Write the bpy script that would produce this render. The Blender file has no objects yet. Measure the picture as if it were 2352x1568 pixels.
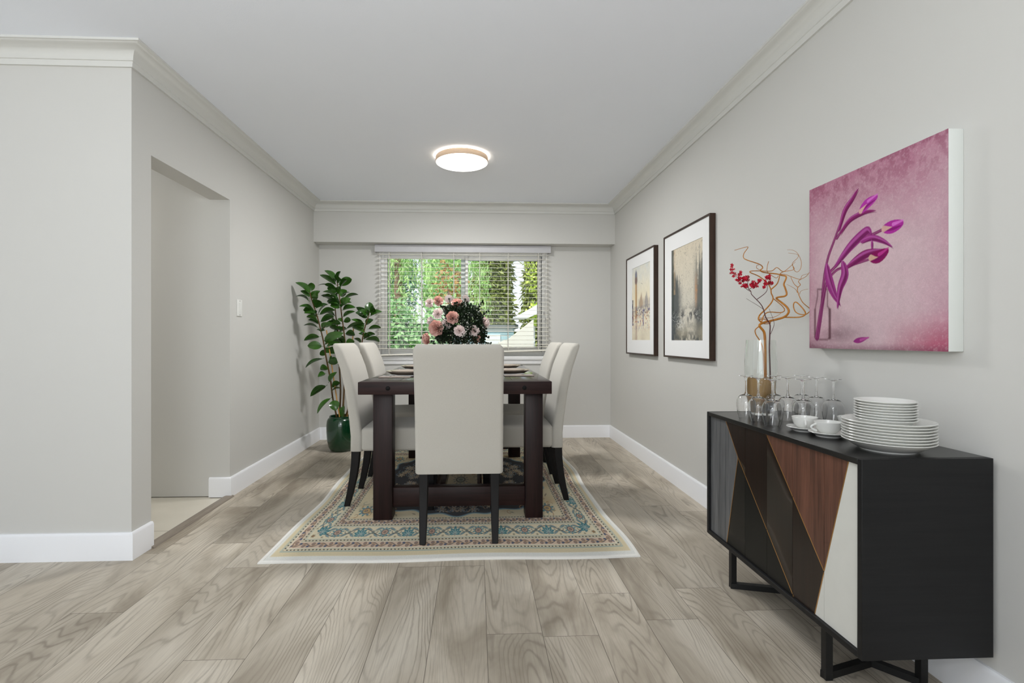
import bpy, bmesh, math, random
import numpy as np
from mathutils import Vector, Matrix
random.seed(7); RNG = np.random.default_rng(11)
PI = math.pi
SC = bpy.context.scene
COL = SC.collection

# ------------------------------------------------------------------ helpers
def lin(c):
    out = []
    for v in c[:3]:
        v = v/255.0
        out.append(v/12.92 if v <= .04045 else ((v+.055)/1.055)**2.4)
    return out
def rgba(c): return (*lin(c), 1.0)

class MB:
    """collects shapes and links them as ONE mesh object"""
    def __init__(self): self.v=[]; self.f=[]; self.m=[]; self.s=[]
    def add(self, vs, fs, mat=0, smooth=True):
        o=len(self.v); self.v.extend([tuple(map(float,p)) for p in vs])
        for f in fs:
            self.f.append([o+i for i in f]); self.m.append(mat); self.s.append(smooth)
        return self
    def box(self, a, b, mat=0, bev=0.0, seg=2):
        x0,y0,z0=[min(p,q) for p,q in zip(a,b)]; x1,y1,z1=[max(p,q) for p,q in zip(a,b)]
        if bev<=0:
            vs=[(x0,y0,z0),(x1,y0,z0),(x1,y1,z0),(x0,y1,z0),(x0,y0,z1),(x1,y0,z1),(x1,y1,z1),(x0,y1,z1)]
            fs=[(0,3,2,1),(4,5,6,7),(0,1,5,4),(1,2,6,5),(2,3,7,6),(3,0,4,7)]
            return self.add(vs,fs,mat,False)
        bm=bmesh.new(); bmesh.ops.create_cube(bm,size=1)
        for v in bm.verts:
            v.co=Vector(((x0+x1)/2+v.co.x*(x1-x0),(y0+y1)/2+v.co.y*(y1-y0),(z0+z1)/2+v.co.z*(z1-z0)))
        bmesh.ops.bevel(bm,geom=list(bm.edges),offset=bev,segments=seg,profile=.5,affect='EDGES')
        self.bm(bm,mat,False); return self
    def bm(self,bm,mat=0,smooth=True):
        bm.verts.index_update()
        self.add([v.co[:] for v in bm.verts],[[v.index for v in f.verts] for f in bm.faces],mat,smooth); bm.free(); return self
    def rbox(self, c, h, r, n=5, mat=0, fn=None):
        """soft rounded box, centre c, half sizes h, radius r"""
        hx,hy,hz=h
        def samples(H):
            k=r/H
            a=[-1+k*(1-math.cos(PI/2*i/n))/1.0 for i in range(n+1)]
            a=[-1+k*i/n for i in range(n+1)]
            mid=[-1+k+(2-2*k)*i/5 for i in range(1,5)]
            return a+mid+[-x for x in reversed(a)]
        ax=[samples(H) for H in h]
        for d in range(3):
            u,w=(d+1)%3,(d+2)%3
            for s in (-1,1):
                vs=[];fs=[];A,B=ax[u],ax[w]
                for i,p in enumerate(A):
                    for j,q in enumerate(B):
                        P=[0,0,0];P[d]=s*h[d];P[u]=p*h[u];P[w]=q*h[w]
                        Q=[max(-(h[k]-r),min(h[k]-r,P[k])) for k in range(3)]
                        D=Vector([P[k]-Q[k] for k in range(3)]); D.normalize()
                        R=[Q[k]+r*D[k] for k in range(3)]
                        if fn: R=fn(R)
                        vs.append((c[0]+R[0],c[1]+R[1],c[2]+R[2]))
                nb=len(B)
                for i in range(len(A)-1):
                    for j in range(nb-1):
                        f=[i*nb+j,(i+1)*nb+j,(i+1)*nb+j+1,i*nb+j+1]
                        fs.append(f if s>0 else f[::-1])
                self.add(vs,fs,mat,True)
        return self
    def lathe(self, prof, c=(0,0,0), n=48, mat=0, closed=False, smooth=True):
        vs=[];fs=[];k=len(prof)
        for i in range(n):
            a=2*PI*i/n
            for r,z in prof: vs.append((c[0]+r*math.cos(a),c[1]+r*math.sin(a),c[2]+z))
        for i in range(n):
            j=(i+1)%n
            for q in range(k if closed else k-1):
                q2=(q+1)%k
                fs.append((i*k+q,j*k+q,j*k+q2,i*k+q2))
        self.add(vs,fs,mat,smooth)
        return self
    def tube(self, pts, rad, n=8, mat=0, cap=True):
        P=[Vector(p) for p in pts]; m=len(P)
        if not hasattr(rad,'__len__'): rad=[rad]*m
        vs=[];fs=[]; up=None
        for i in range(m):
            t=(P[min(i+1,m-1)]-P[max(i-1,0)])
            if t.length<1e-9: t=Vector((0,0,1))
            t.normalize()
            if up is None:
                up=Vector((0,0,1)) if abs(t.z)<.9 else Vector((1,0,0))
                up=(up-t*up.dot(t)).normalized()
            else:
                up=up-t*up.dot(t)
                up=up.normalized() if up.length>1e-6 else t.orthogonal().normalized()
            w=t.cross(up)
            for k in range(n):
                a=2*PI*k/n
                vs.append(P[i]+(up*math.cos(a)+w*math.sin(a))*rad[i])
        for i in range(m-1):
            for k in range(n):
                l=(k+1)%n
                fs.append((i*n+k,i*n+l,(i+1)*n+l,(i+1)*n+k))
        if cap:
            fs.append(list(range(n))[::-1]); fs.append([(m-1)*n+k for k in range(n)])
        self.add(vs,fs,mat,True); return self
    def loft(self, rings, mat=0, cap=True, smooth=True):
        n=len(rings[0]); vs=[p for r in rings for p in r]; fs=[]
        for i in range(len(rings)-1):
            for k in range(n):
                l=(k+1)%n; fs.append((i*n+k,i*n+l,(i+1)*n+l,(i+1)*n+k))
        if cap:
            fs.append(list(range(n))[::-1]); fs.append([(len(rings)-1)*n+k for k in range(n)])
        self.add(vs,fs,mat,smooth); return self
    def prism(self, poly, fn, d0, d1, mat=0):
        """polygon (a,b) list extruded between depths d0,d1; fn(a,b,d)->xyz"""
        n=len(poly); vs=[fn(a,b,d0) for a,b in poly]+[fn(a,b,d1) for a,b in poly]
        fs=[list(range(n))[::-1],list(range(n,2*n))]+[(i,(i+1)%n,n+(i+1)%n,n+i) for i in range(n)]
        return self.add(vs,fs,mat,False)
    def build(self, name, mats, parent=None, bevel=0, auto=None):
        me=bpy.data.meshes.new(name); me.from_pydata(self.v,[],self.f)
        mats=mats if isinstance(mats,(list,tuple)) else [mats]
        for m in mats: me.materials.append(m)
        me.polygons.foreach_set('material_index',self.m)
        me.polygons.foreach_set('use_smooth',self.s)
        bm=bmesh.new(); bm.from_mesh(me)
        bmesh.ops.remove_doubles(bm,verts=bm.verts,dist=1e-6)
        bmesh.ops.recalc_face_normals(bm,faces=bm.faces); bm.to_mesh(me); bm.free()
        me.set_sharp_from_angle(angle=math.radians(42))
        o=bpy.data.objects.new(name,me); COL.objects.link(o)
        if parent is not None: o.parent=parent
        if bevel>0:
            b=o.modifiers.new('Bevel','BEVEL'); b.width=bevel; b.segments=2; b.limit_method='ANGLE'; b.angle_limit=math.radians(40)
        return o

def tag(o,label=None,cat=None,group=None,kind=None):
    if label: o['label']=label
    if cat: o['category']=cat
    if group: o['group']=group
    if kind: o['kind']=kind
    return o
def thing(name,label,cat,loc=(0,0,0),rotz=0,group=None):
    o=bpy.data.objects.new(name,None); COL.objects.link(o); o.empty_display_size=.05
    o.location=loc; o.rotation_euler=(0,0,rotz)
    return tag(o,label,cat,group)
def struct(o): o['kind']='structure'; return o
KIDS={}
def copy_thing(root,loc=None,rotz=None,label=None,group=None):
    r=root.copy(); COL.objects.link(r)
    if loc is not None: r.location=loc
    if rotz is not None: r.rotation_euler=(0,0,rotz)
    if label: r['label']=label
    if group: r['group']=group
    for ch in [c for c in SC.objects if c.parent==root]:
        c=ch.copy(); COL.objects.link(c); c.parent=r
        for g in [c2 for c2 in SC.objects if c2.parent==ch]:
            d=g.copy(); COL.objects.link(d); d.parent=c
    return r

# ------------------------------------------------------------------ materials
def new_mat(name):
    m=bpy.data.materials.new(name); m.use_nodes=True
    return m, m.node_tree, m.node_tree.nodes['Principled BSDF']
def N(nt,t,**k):
    n=nt.nodes.new(t)
    for a,b in k.items(): setattr(n,a,b)
    return n
def math_node(nt,op,a,b=None):
    n=N(nt,'ShaderNodeMath',operation=op)
    for i,x in enumerate((a,b)):
        if x is None: continue
        if isinstance(x,(int,float)): n.inputs[i].default_value=x
        else: nt.links.new(x,n.inputs[i])
    return n.outputs[0]
def mixc(nt,f,a,b,mode='MIX'):
    n=N(nt,'ShaderNodeMix',data_type='RGBA',blend_type=mode)
    for i,x in ((0,f),(6,a),(7,b)):
        if isinstance(x,(int,float)): n.inputs[i].default_value=x
        elif isinstance(x,(tuple,list)): n.inputs[i].default_value=x
        else: nt.links.new(x,n.inputs[i])
    return n.outputs[2]
def noise(nt,vec,scale,detail=3,rough=.5,dist=0.0):
    n=N(nt,'ShaderNodeTexNoise'); n.inputs['Scale'].default_value=scale; n.inputs['Detail'].default_value=detail
    n.inputs['Roughness'].default_value=rough; n.inputs['Distortion'].default_value=dist
    if vec is not None: nt.links.new(vec,n.inputs['Vector'])
    return n.outputs[0]
def mapping(nt,vec,sc):
    n=N(nt,'ShaderNodeMapping'); n.inputs['Scale'].default_value=sc; nt.links.new(vec,n.inputs['Vector']); return n.outputs[0]
def ramp(nt,fac,stops):
    n=N(nt,'ShaderNodeValToRGB'); e=n.color_ramp.elements
    while len(e)<len(stops): e.new(.5)
    for q,(p,c) in zip(e,stops): q.position=p; q.color=c if len(c)==4 else rgba(c)
    nt.links.new(fac,n.inputs[0]); return n.outputs[0]
def bump(nt,b,height,strength,dist=.001):
    n=N(nt,'ShaderNodeBump'); n.inputs['Strength'].default_value=strength; n.inputs['Distance'].default_value=dist
    nt.links.new(height,n.inputs['Height']); nt.links.new(n.outputs[0],b.inputs['Normal'])
def paint(name,c,rough=.6,var=.02,bs=.15,scale=160,spec=.35):
    m,nt,b=new_mat(name); tc=N(nt,'ShaderNodeTexCoord')
    nz=noise(nt,tc.outputs['Object'],2.5,4); L=lin(c)
    lo=tuple(x*(1-var) for x in L)+(1,); hi=tuple(min(1,x*(1+var)) for x in L)+(1,)
    nt.links.new(mixc(nt,nz,lo,hi),b.inputs['Base Color'])
    b.inputs['Roughness'].default_value=rough; b.inputs['Specular IOR Level'].default_value=spec
    if bs: bump(nt,b,noise(nt,tc.outputs['Object'],scale,2),bs,.0006)
    return m
def plain(name,c,rough=.5,spec=.5,metal=0,**k):
    m,nt,b=new_mat(name); tc=N(nt,'ShaderNodeTexCoord'); L=lin(c)
    nz=noise(nt,tc.outputs['Object'],30,2)
    nt.links.new(mixc(nt,nz,tuple(x*.97 for x in L)+(1,),tuple(min(1,x*1.03) for x in L)+(1,)),b.inputs['Base Color'])
    b.inputs['Roughness'].default_value=rough; b.inputs['Specular IOR Level'].default_value=spec; b.inputs['Metallic'].default_value=metal
    for a,v in k.items(): b.inputs[a.replace('_',' ')].default_value=v
    return m
def wood(name,c0,c1,scale=(18,18,1.2),rough=.35,spec=.5,coat=0,dens=1.0,bs=.1):
    """streaky grain; the small component of scale is the grain direction (object space)"""
    m,nt,b=new_mat(name); tc=N(nt,'ShaderNodeTexCoord')
    v=mapping(nt,tc.outputs['Object'],scale)
    a=noise(nt,v,1.5*dens,5,.6,.6); f=noise(nt,v,8*dens,3,.6)
    s=math_node(nt,'ADD',math_node(nt,'MULTIPLY',a,.65),math_node(nt,'MULTIPLY',f,.35))
    nt.links.new(ramp(nt,s,[(.32,c0),(.68,c1)]),b.inputs['Base Color'])
    b.inputs['Roughness'].default_value=rough; b.inputs['Specular IOR Level'].default_value=spec
    b.inputs['Coat Weight'].default_value=coat; b.inputs['Coat Roughness'].default_value=.12
    if bs: bump(nt,b,f,bs,.0005)
    return m
def fabric(name,c):
    m,nt,b=new_mat(name); tc=N(nt,'ShaderNodeTexCoord')
    va=noise(nt,mapping(nt,tc.outputs['Object'],(900,900,120)),1,2); vb=noise(nt,mapping(nt,tc.outputs['Object'],(120,120,900)),1,2)
    big=noise(nt,tc.outputs['Object'],6,3)
    w=math_node(nt,'MULTIPLY',math_node(nt,'ADD',va,vb),.5); L=lin(c)
    col=mixc(nt,w,tuple(x*.84 for x in L)+(1,),tuple(min(1,x*1.14) for x in L)+(1,))
    col=mixc(nt,math_node(nt,'MULTIPLY',big,.25),col,tuple(x*.95 for x in L)+(1,))
    nt.links.new(col,b.inputs['Base Color']); b.inputs['Roughness'].default_value=.9
    b.inputs['Specular IOR Level'].default_value=.15; b.inputs['Sheen Weight'].default_value=.25; b.inputs['Sheen Roughness'].default_value=.5
    bump(nt,b,w,.25,.0008); return m
def vcol(name,rough=.8,spec=.2,bs=0,weave=None,sheen=0):
    m,nt,b=new_mat(name); a=N(nt,'ShaderNodeVertexColor',layer_name='Col')
    tc=N(nt,'ShaderNodeTexCoord'); c=a.outputs[0]
    if weave:
        n1=noise(nt,mapping(nt,tc.outputs['Object'],weave),1,2)
        c=mixc(nt,1.0,c,ramp(nt,n1,[(.25,(225,225,225)),(.75,(255,255,255))]),'MULTIPLY')
        if bs: bump(nt,b,n1,bs,.001)
    nt.links.new(c,b.inputs['Base Color']); b.inputs['Roughness'].default_value=rough; b.inputs['Specular IOR Level'].default_value=spec
    b.inputs['Sheen Weight'].default_value=sheen
    return m
def glass_mat(name,tint=(1,1,1,1)):
    m=bpy.data.materials.new(name); m.use_nodes=True; nt=m.node_tree; nt.nodes.clear()
    o=N(nt,'ShaderNodeOutputMaterial'); g=N(nt,'ShaderNodeBsdfGlass'); g.inputs['IOR'].default_value=1.45; g.inputs['Roughness'].default_value=0
    g.inputs['Color'].default_value=tint
    nt.links.new(g.outputs[0],o.inputs[0]); return m
def pane_mat(name):
    m=bpy.data.materials.new(name); m.use_nodes=True; nt=m.node_tree; nt.nodes.clear()
    o=N(nt,'ShaderNodeOutputMaterial'); t=N(nt,'ShaderNodeBsdfTransparent'); g=N(nt,'ShaderNodeBsdfGlossy'); g.inputs['Roughness'].default_value=0.02
    fr=N(nt,'ShaderNodeFresnel'); fr.inputs['IOR'].default_value=1.3
    mx=N(nt,'ShaderNodeMixShader'); nt.links.new(fr.outputs[0],mx.inputs[0]); nt.links.new(t.outputs[0],mx.inputs[1]); nt.links.new(g.outputs[0],mx.inputs[2])
    t.inputs[0].default_value=(.96,.98,.97,1)
    nt.links.new(mx.outputs[0],o.inputs[0]); return m
def emit(name,c,s):
    m=bpy.data.materials.new(name); m.use_nodes=True; nt=m.node_tree; nt.nodes.clear()
    o=N(nt,'ShaderNodeOutputMaterial'); e=N(nt,'ShaderNodeEmission'); e.inputs[0].default_value=rgba(c); e.inputs[1].default_value=s
    nt.links.new(e.outputs[0],o.inputs[0]); return m
def leaf_mat(name,c0,c1,rough=.35,spec=.5,trans=0.0,scale=12):
    m,nt,b=new_mat(name); tc=N(nt,'ShaderNodeTexCoord'); g=N(nt,'ShaderNodeNewGeometry')
    nz=noise(nt,tc.outputs['Object'],scale,2)
    nt.links.new(mixc(nt,math_node(nt,'ADD',math_node(nt,'MULTIPLY',nz,.5),math_node(nt,'MULTIPLY',g.outputs['Random Per Island'],.5)),rgba(c0),rgba(c1)),b.inputs['Base Color'])
    b.inputs['Roughness'].default_value=rough; b.inputs['Specular IOR Level'].default_value=spec
    if trans: b.inputs['Subsurface Weight'].default_value=0
    return m

M={}
M['wall']=paint('wall_paint',(208,207,203),.75,.01,.12)
M['ceil']=paint('ceiling_paint',(243,247,255),.85,.012,.5,220)
M['trim']=paint('trim_paint',(244,245,248),.45,.005,0)
M['crown']=paint('crown_paint',(217,217,213),.55,.005,0)
M['vinyl']=plain('white_vinyl',(240,240,240),.35)
M['blind']=plain('blind_slat_white',(248,244,232),.4)
M['valance']=plain('valance_white',(200,200,203),.5)
M['cord']=plain('blind_cord',(205,203,196),.8)
M['fabric']=fabric('beige_linen',(188,184,175))
M['legblack']=wood('black_brown_wood',(11,9,9),(20,17,16),(20,20,2),.5,.25)
M['table']=wood('espresso_wood_lengthwise',(20,11,11),(44,26,25),(26,1.4,26),.14,.6,.5)
M['tablex']=wood('espresso_wood_crosswise',(24,13,13),(50,31,29),(1.4,26,26),.42,.25,0)
M['tablez']=wood('espresso_wood_upright',(22,12,12),(46,28,26),(26,26,1.4),.45,.25,0)
M['peg']=plain('black_peg',(6,6,6),.6,.2)
M['black']=wood('black_stained_wood',(17,17,18),(27,27,28),(1.5,1.5,30),.5,.3,0,1,.15)
M['blacktop']=wood('black_stained_top',(19,19,19),(30,29,28),(30,1.2,30),.3,.45,.1,1,.05)
M['blackpanel']=plain('black_lacquer',(17,17,15),.45,.3)
M['white']=plain('white_lacquer',(214,214,208),.4,.5)
M['greywood']=wood('grey_oak',(60,61,63),(112,113,114),(22,22,1.1),.45,.4,0,1.0)
M['darkwood']=wood('dark_walnut',(20,13,10),(42,29,22),(60,60,.8),.35,.4,.1,1.0,.03)
M['redwood']=wood('red_walnut',(62,41,33),(120,80,64),(26,26,1.0),.4,.45,0,1.0)
M['gold']=plain('brass_inlay',(196,150,92),.35,.5,.8)
M['metal']=plain('black_metal',(18,18,18),.5,.4)
M['porcelain']=plain('white_porcelain',(222,222,218),.22,.5)
M['glass']=glass_mat('clear_glass')
M['vaseglass']=glass_mat('vase_glass',(.99,1,.995,1))
M['pane']=pane_mat('window_pane')
M['sand']=paint('tan_sand',(176,140,92),.95,.06,.5,400)
M['willow']=wood('golden_willow_bark',(150,92,22),(196,130,44),(40,40,8),.45,.4)
M['twig']=plain('maroon_twig',(74,26,30),.5)
M['blossom']=leaf_mat('red_petals',(150,8,34),(206,24,54),.5,.3)
M['taupe']=plain('taupe_stoneware',(158,146,134),.25,.5)
M['steel']=plain('steel',(200,200,200),.2,.5,1)
M['napkin']=fabric('taupe_linen',(146,134,124))
M['frame']=wood('brown_picture_frame',(42,27,19),(64,44,33),(20,20,3),.4,.4)
M['mat']=paint('mat_board',(240,240,240),.8,.004,.1,300)
M['canvasw']=paint('canvas_edge',(218,221,217),.8,.006,.2,500)
M['pot']=plain('green_glazed_ceramic',(6,52,26),.18,.5,0,Coat_Weight=.6)
M['soil']=paint('potting_soil',(38,28,22),.95,.3,1.0,120)
M['ficus']=leaf_mat('rubber_leaf',(22,54,20),(64,108,34),.2,.6)
M['ficusstem']=wood('rubber_stem',(66,46,24),(106,78,38),(40,40,5),.6,.3)
M['bamboo']=wood('bamboo_stake',(170,122,56),(200,152,82),(40,40,5),.6,.3)
M['bouquetleaf']=leaf_mat('bouquet_leaf',(12,24,11),(32,52,25),.45,.4)
M['rose']=leaf_mat('pink_rose_petal',(212,156,142),(250,222,212),.6,.25)
M['pale']=leaf_mat('pale_petal',(232,212,207),(244,232,228),.6,.25)
M['green']=plain('sepal_green',(26,38,20),.6)
M['switch']=plain('switch_white',(228,228,224),.35)
M['lampring']=wood('pale_beech',(226,196,166),(240,214,188),(3,3,30),.5,.4)
M['lampwhite']=emit('lamp_diffuser_glow',(255,252,244),4.0)
M['lampstrip']=emit('lamp_edge_glow',(255,246,230),15.0)
M['tile']=None
# brightness of the lights and exposure
WORLD_S,P_REAR,P_HALL,P_LAMP,P_SUN,EXPO=1.2,40,12,29,3.0,0.14
P_FILL=34
FICUS_STEMS = [[(-1.315,4.79,0.309),(-1.348,4.77,0.496),(-1.36,4.74,0.668),(-1.384,4.68,0.887),(-1.399,4.65,1.032),(-1.419,4.62,1.158),(-1.438,4.6,1.253),(-1.456,4.58,1.327),(-1.482,4.56,1.43),(-1.488,4.55,1.469)],[(-1.305,4.83,0.296),(-1.295,4.84,0.547),(-1.313,4.86,0.837),(-1.318,4.88,1.009),(-1.336,4.9,1.143),(-1.352,4.9,1.24),(-1.365,4.91,1.348),(-1.376,4.92,1.429),(-1.379,4.92,1.483)],[(-1.268,4.8,0.296),(-1.252,4.8,0.551),(-1.244,4.8,0.84),(-1.241,4.8,0.999),(-1.257,4.8,1.157),(-1.278,4.8,1.315),(-1.291,4.8,1.43),(-1.312,4.8,1.562),(-1.314,4.8,1.614)],[(-1.249,4.82,0.292),(-1.172,4.84,0.547),(-1.121,4.87,0.836),(-1.106,4.89,0.998),(-1.095,4.9,1.09),(-1.071,4.9,1.186),(-1.042,4.9,1.278),(-1.036,4.9,1.321)]]
FICUS_STAKES = [[(-1.265,4.72,0.317),(-1.392,4.72,1.135)],[(-1.239,4.86,0.286),(-1.185,4.9,1.189)]]
FICUS_LEAVES = [((-1.488,4.6,1.454),(-1.603,4.516,1.554),0.057),((-1.488,4.6,1.481),(-1.48,4.562,1.558),0.063),((-1.497,4.6,1.429),(-1.567,4.535,1.482),0.052),((-1.492,4.6,1.409),(-1.404,4.571,1.486),0.057),((-1.502,4.6,1.393),(-1.611,4.544,1.433),0.031),((-1.463,4.6,1.331),(-1.401,4.49,1.4),0.086),((-1.468,4.6,1.313),(-1.56,4.482,1.34),0.039),((-1.438,4.6,1.273),(-1.333,4.571,1.372),0.013),((-1.443,4.6,1.268),(-1.528,4.515,1.283),0.047),((-1.428,4.6,1.253),(-1.507,4.629,1.279),0.047),((-1.421,4.6,1.205),(-1.275,4.551,1.251),0.052),((-1.431,4.6,1.271),(-1.281,4.605,1.314),0.042),((-1.423,4.6,1.157),(-1.567,4.617,1.175),0.013),((-1.408,4.6,1.147),(-1.291,4.503,1.195),0.047),((-1.406,4.6,1.122),(-1.382,4.644,1.133),0.021),((-1.408,4.6,1.122),(-1.454,4.629,1.135),0.021),((-1.406,4.6,1.077),(-1.551,4.581,1.039),0.047),((-1.379,4.6,1.037),(-1.176,4.49,1.106),0.078),((-1.383,4.6,0.986),(-1.523,4.594,0.992),0.078),((-1.369,4.6,0.979),(-1.221,4.569,1.012),0.036),((-1.368,4.9,1.438),(-1.456,4.825,1.453),0.029),((-1.314,4.8,1.514),(-1.399,4.685,1.554),0.031),((-1.306,4.8,1.441),(-1.454,4.81,1.499),0.042),((-1.368,4.9,1.551),(-1.537,4.926,1.571),0.013),((-1.283,4.8,1.373),(-1.395,4.812,1.426),0.042),((-1.357,4.9,1.347),(-1.396,4.887,1.4),0.052),((-1.352,4.9,1.272),(-1.484,4.918,1.31),0.042),((-1.341,4.9,1.213),(-1.435,4.839,1.163),0.057),((-1.273,4.8,1.199),(-1.371,4.8,1.194),0.042),((-1.331,4.9,1.143),(-1.4,4.847,1.169),0.047),((-1.312,4.8,1.556),(-1.484,4.82,1.66),0.057),((-1.314,4.8,1.583),(-1.437,4.812,1.702),0.057),((-1.312,4.8,1.577),(-1.255,4.695,1.679),0.031),((-1.299,4.8,1.535),(-1.2,4.7,1.6),0.036),((-1.314,4.8,1.577),(-1.265,4.713,1.619),0.05),((-1.293,4.8,1.451),(-1.232,4.825,1.517),0.068),((-1.283,4.8,1.457),(-1.198,4.815,1.495),0.021),((-1.27,4.8,1.415),(-1.117,4.801,1.473),0.023),((-1.275,4.8,1.325),(-1.128,4.738,1.348),0.052),((-1.27,4.8,1.257),(-1.132,4.733,1.311),0.042),((-1.262,4.8,1.215),(-1.181,4.768,1.235),0.05),((-1.262,4.8,1.215),(-1.305,4.768,1.24),0.036),((-1.247,4.8,1.147),(-1.058,4.816,1.195),0.031),((-1.252,4.8,1.136),(-1.33,4.782,1.151),0.036),((-1.247,4.8,1.105),(-1.153,4.819,1.089),0.057),((-1.241,4.8,0.999),(-1.155,4.808,1.031),0.063),((-1.293,4.8,1.039),(-1.27,4.829,1.084),0.057),((-1.304,4.8,1.514),(-1.371,4.781,1.512),0.057),((-1.299,4.8,1.472),(-1.298,4.704,1.531),0.047),((-1.368,4.9,1.502),(-1.439,4.909,1.551),0.052),((-1.039,4.9,1.299),(-1.039,4.925,1.411),0.086),((-1.044,4.9,1.251),(-1.165,4.916,1.362),0.063),((-1.036,4.9,1.273),(-0.905,4.865,1.314),0.05),((-1.076,4.9,1.186),(-0.994,4.887,1.24),0.057),((-1.076,4.9,1.181),(-1.187,4.812,1.237),0.042),((-1.055,4.9,1.149),(-0.923,4.905,1.16),0.036),((-1.065,4.9,1.111),(-1.193,4.866,1.164),0.057),((-1.092,4.9,1.09),(-1.122,4.823,1.105),0.031),((-1.087,4.9,1.052),(-0.916,4.79,1.026),0.044),((-1.108,4.9,1.009),(-1.184,4.908,1.057),0.031),((-1.034,4.9,0.993),(-0.975,4.928,0.96),0.031),((-1.092,4.9,1.057),(-1.032,4.793,1.11),0.047),((-1.406,4.71,0.879),(-1.574,4.69,0.787),0.032),((-1.393,4.71,0.9),(-1.423,4.651,0.943),0.063),((-1.365,4.71,0.775),(-1.421,4.625,0.78),0.056),((-1.393,4.71,0.733),(-1.446,4.639,0.707),0.046),((-1.372,4.71,0.646),(-1.287,4.687,0.748),0.042),((-1.379,4.71,0.628),(-1.532,4.697,0.523),0.063),((-1.338,4.71,0.517),(-1.443,4.614,0.375),0.035),((-1.327,4.71,0.493),(-1.293,4.671,0.393),0.092),((-1.251,4.8,0.432),(-1.226,4.704,0.308),0.053),((-1.345,4.71,0.601),(-1.258,4.682,0.651),0.056),((-1.365,4.71,0.858),(-1.312,4.643,0.881),0.042),((-1.345,4.71,0.573),(-1.252,4.698,0.593),0.021),((-1.399,4.71,0.921),(-1.358,4.708,0.969),0.056),((-1.379,4.71,0.99),(-1.242,4.661,1.025),0.049)]
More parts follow.
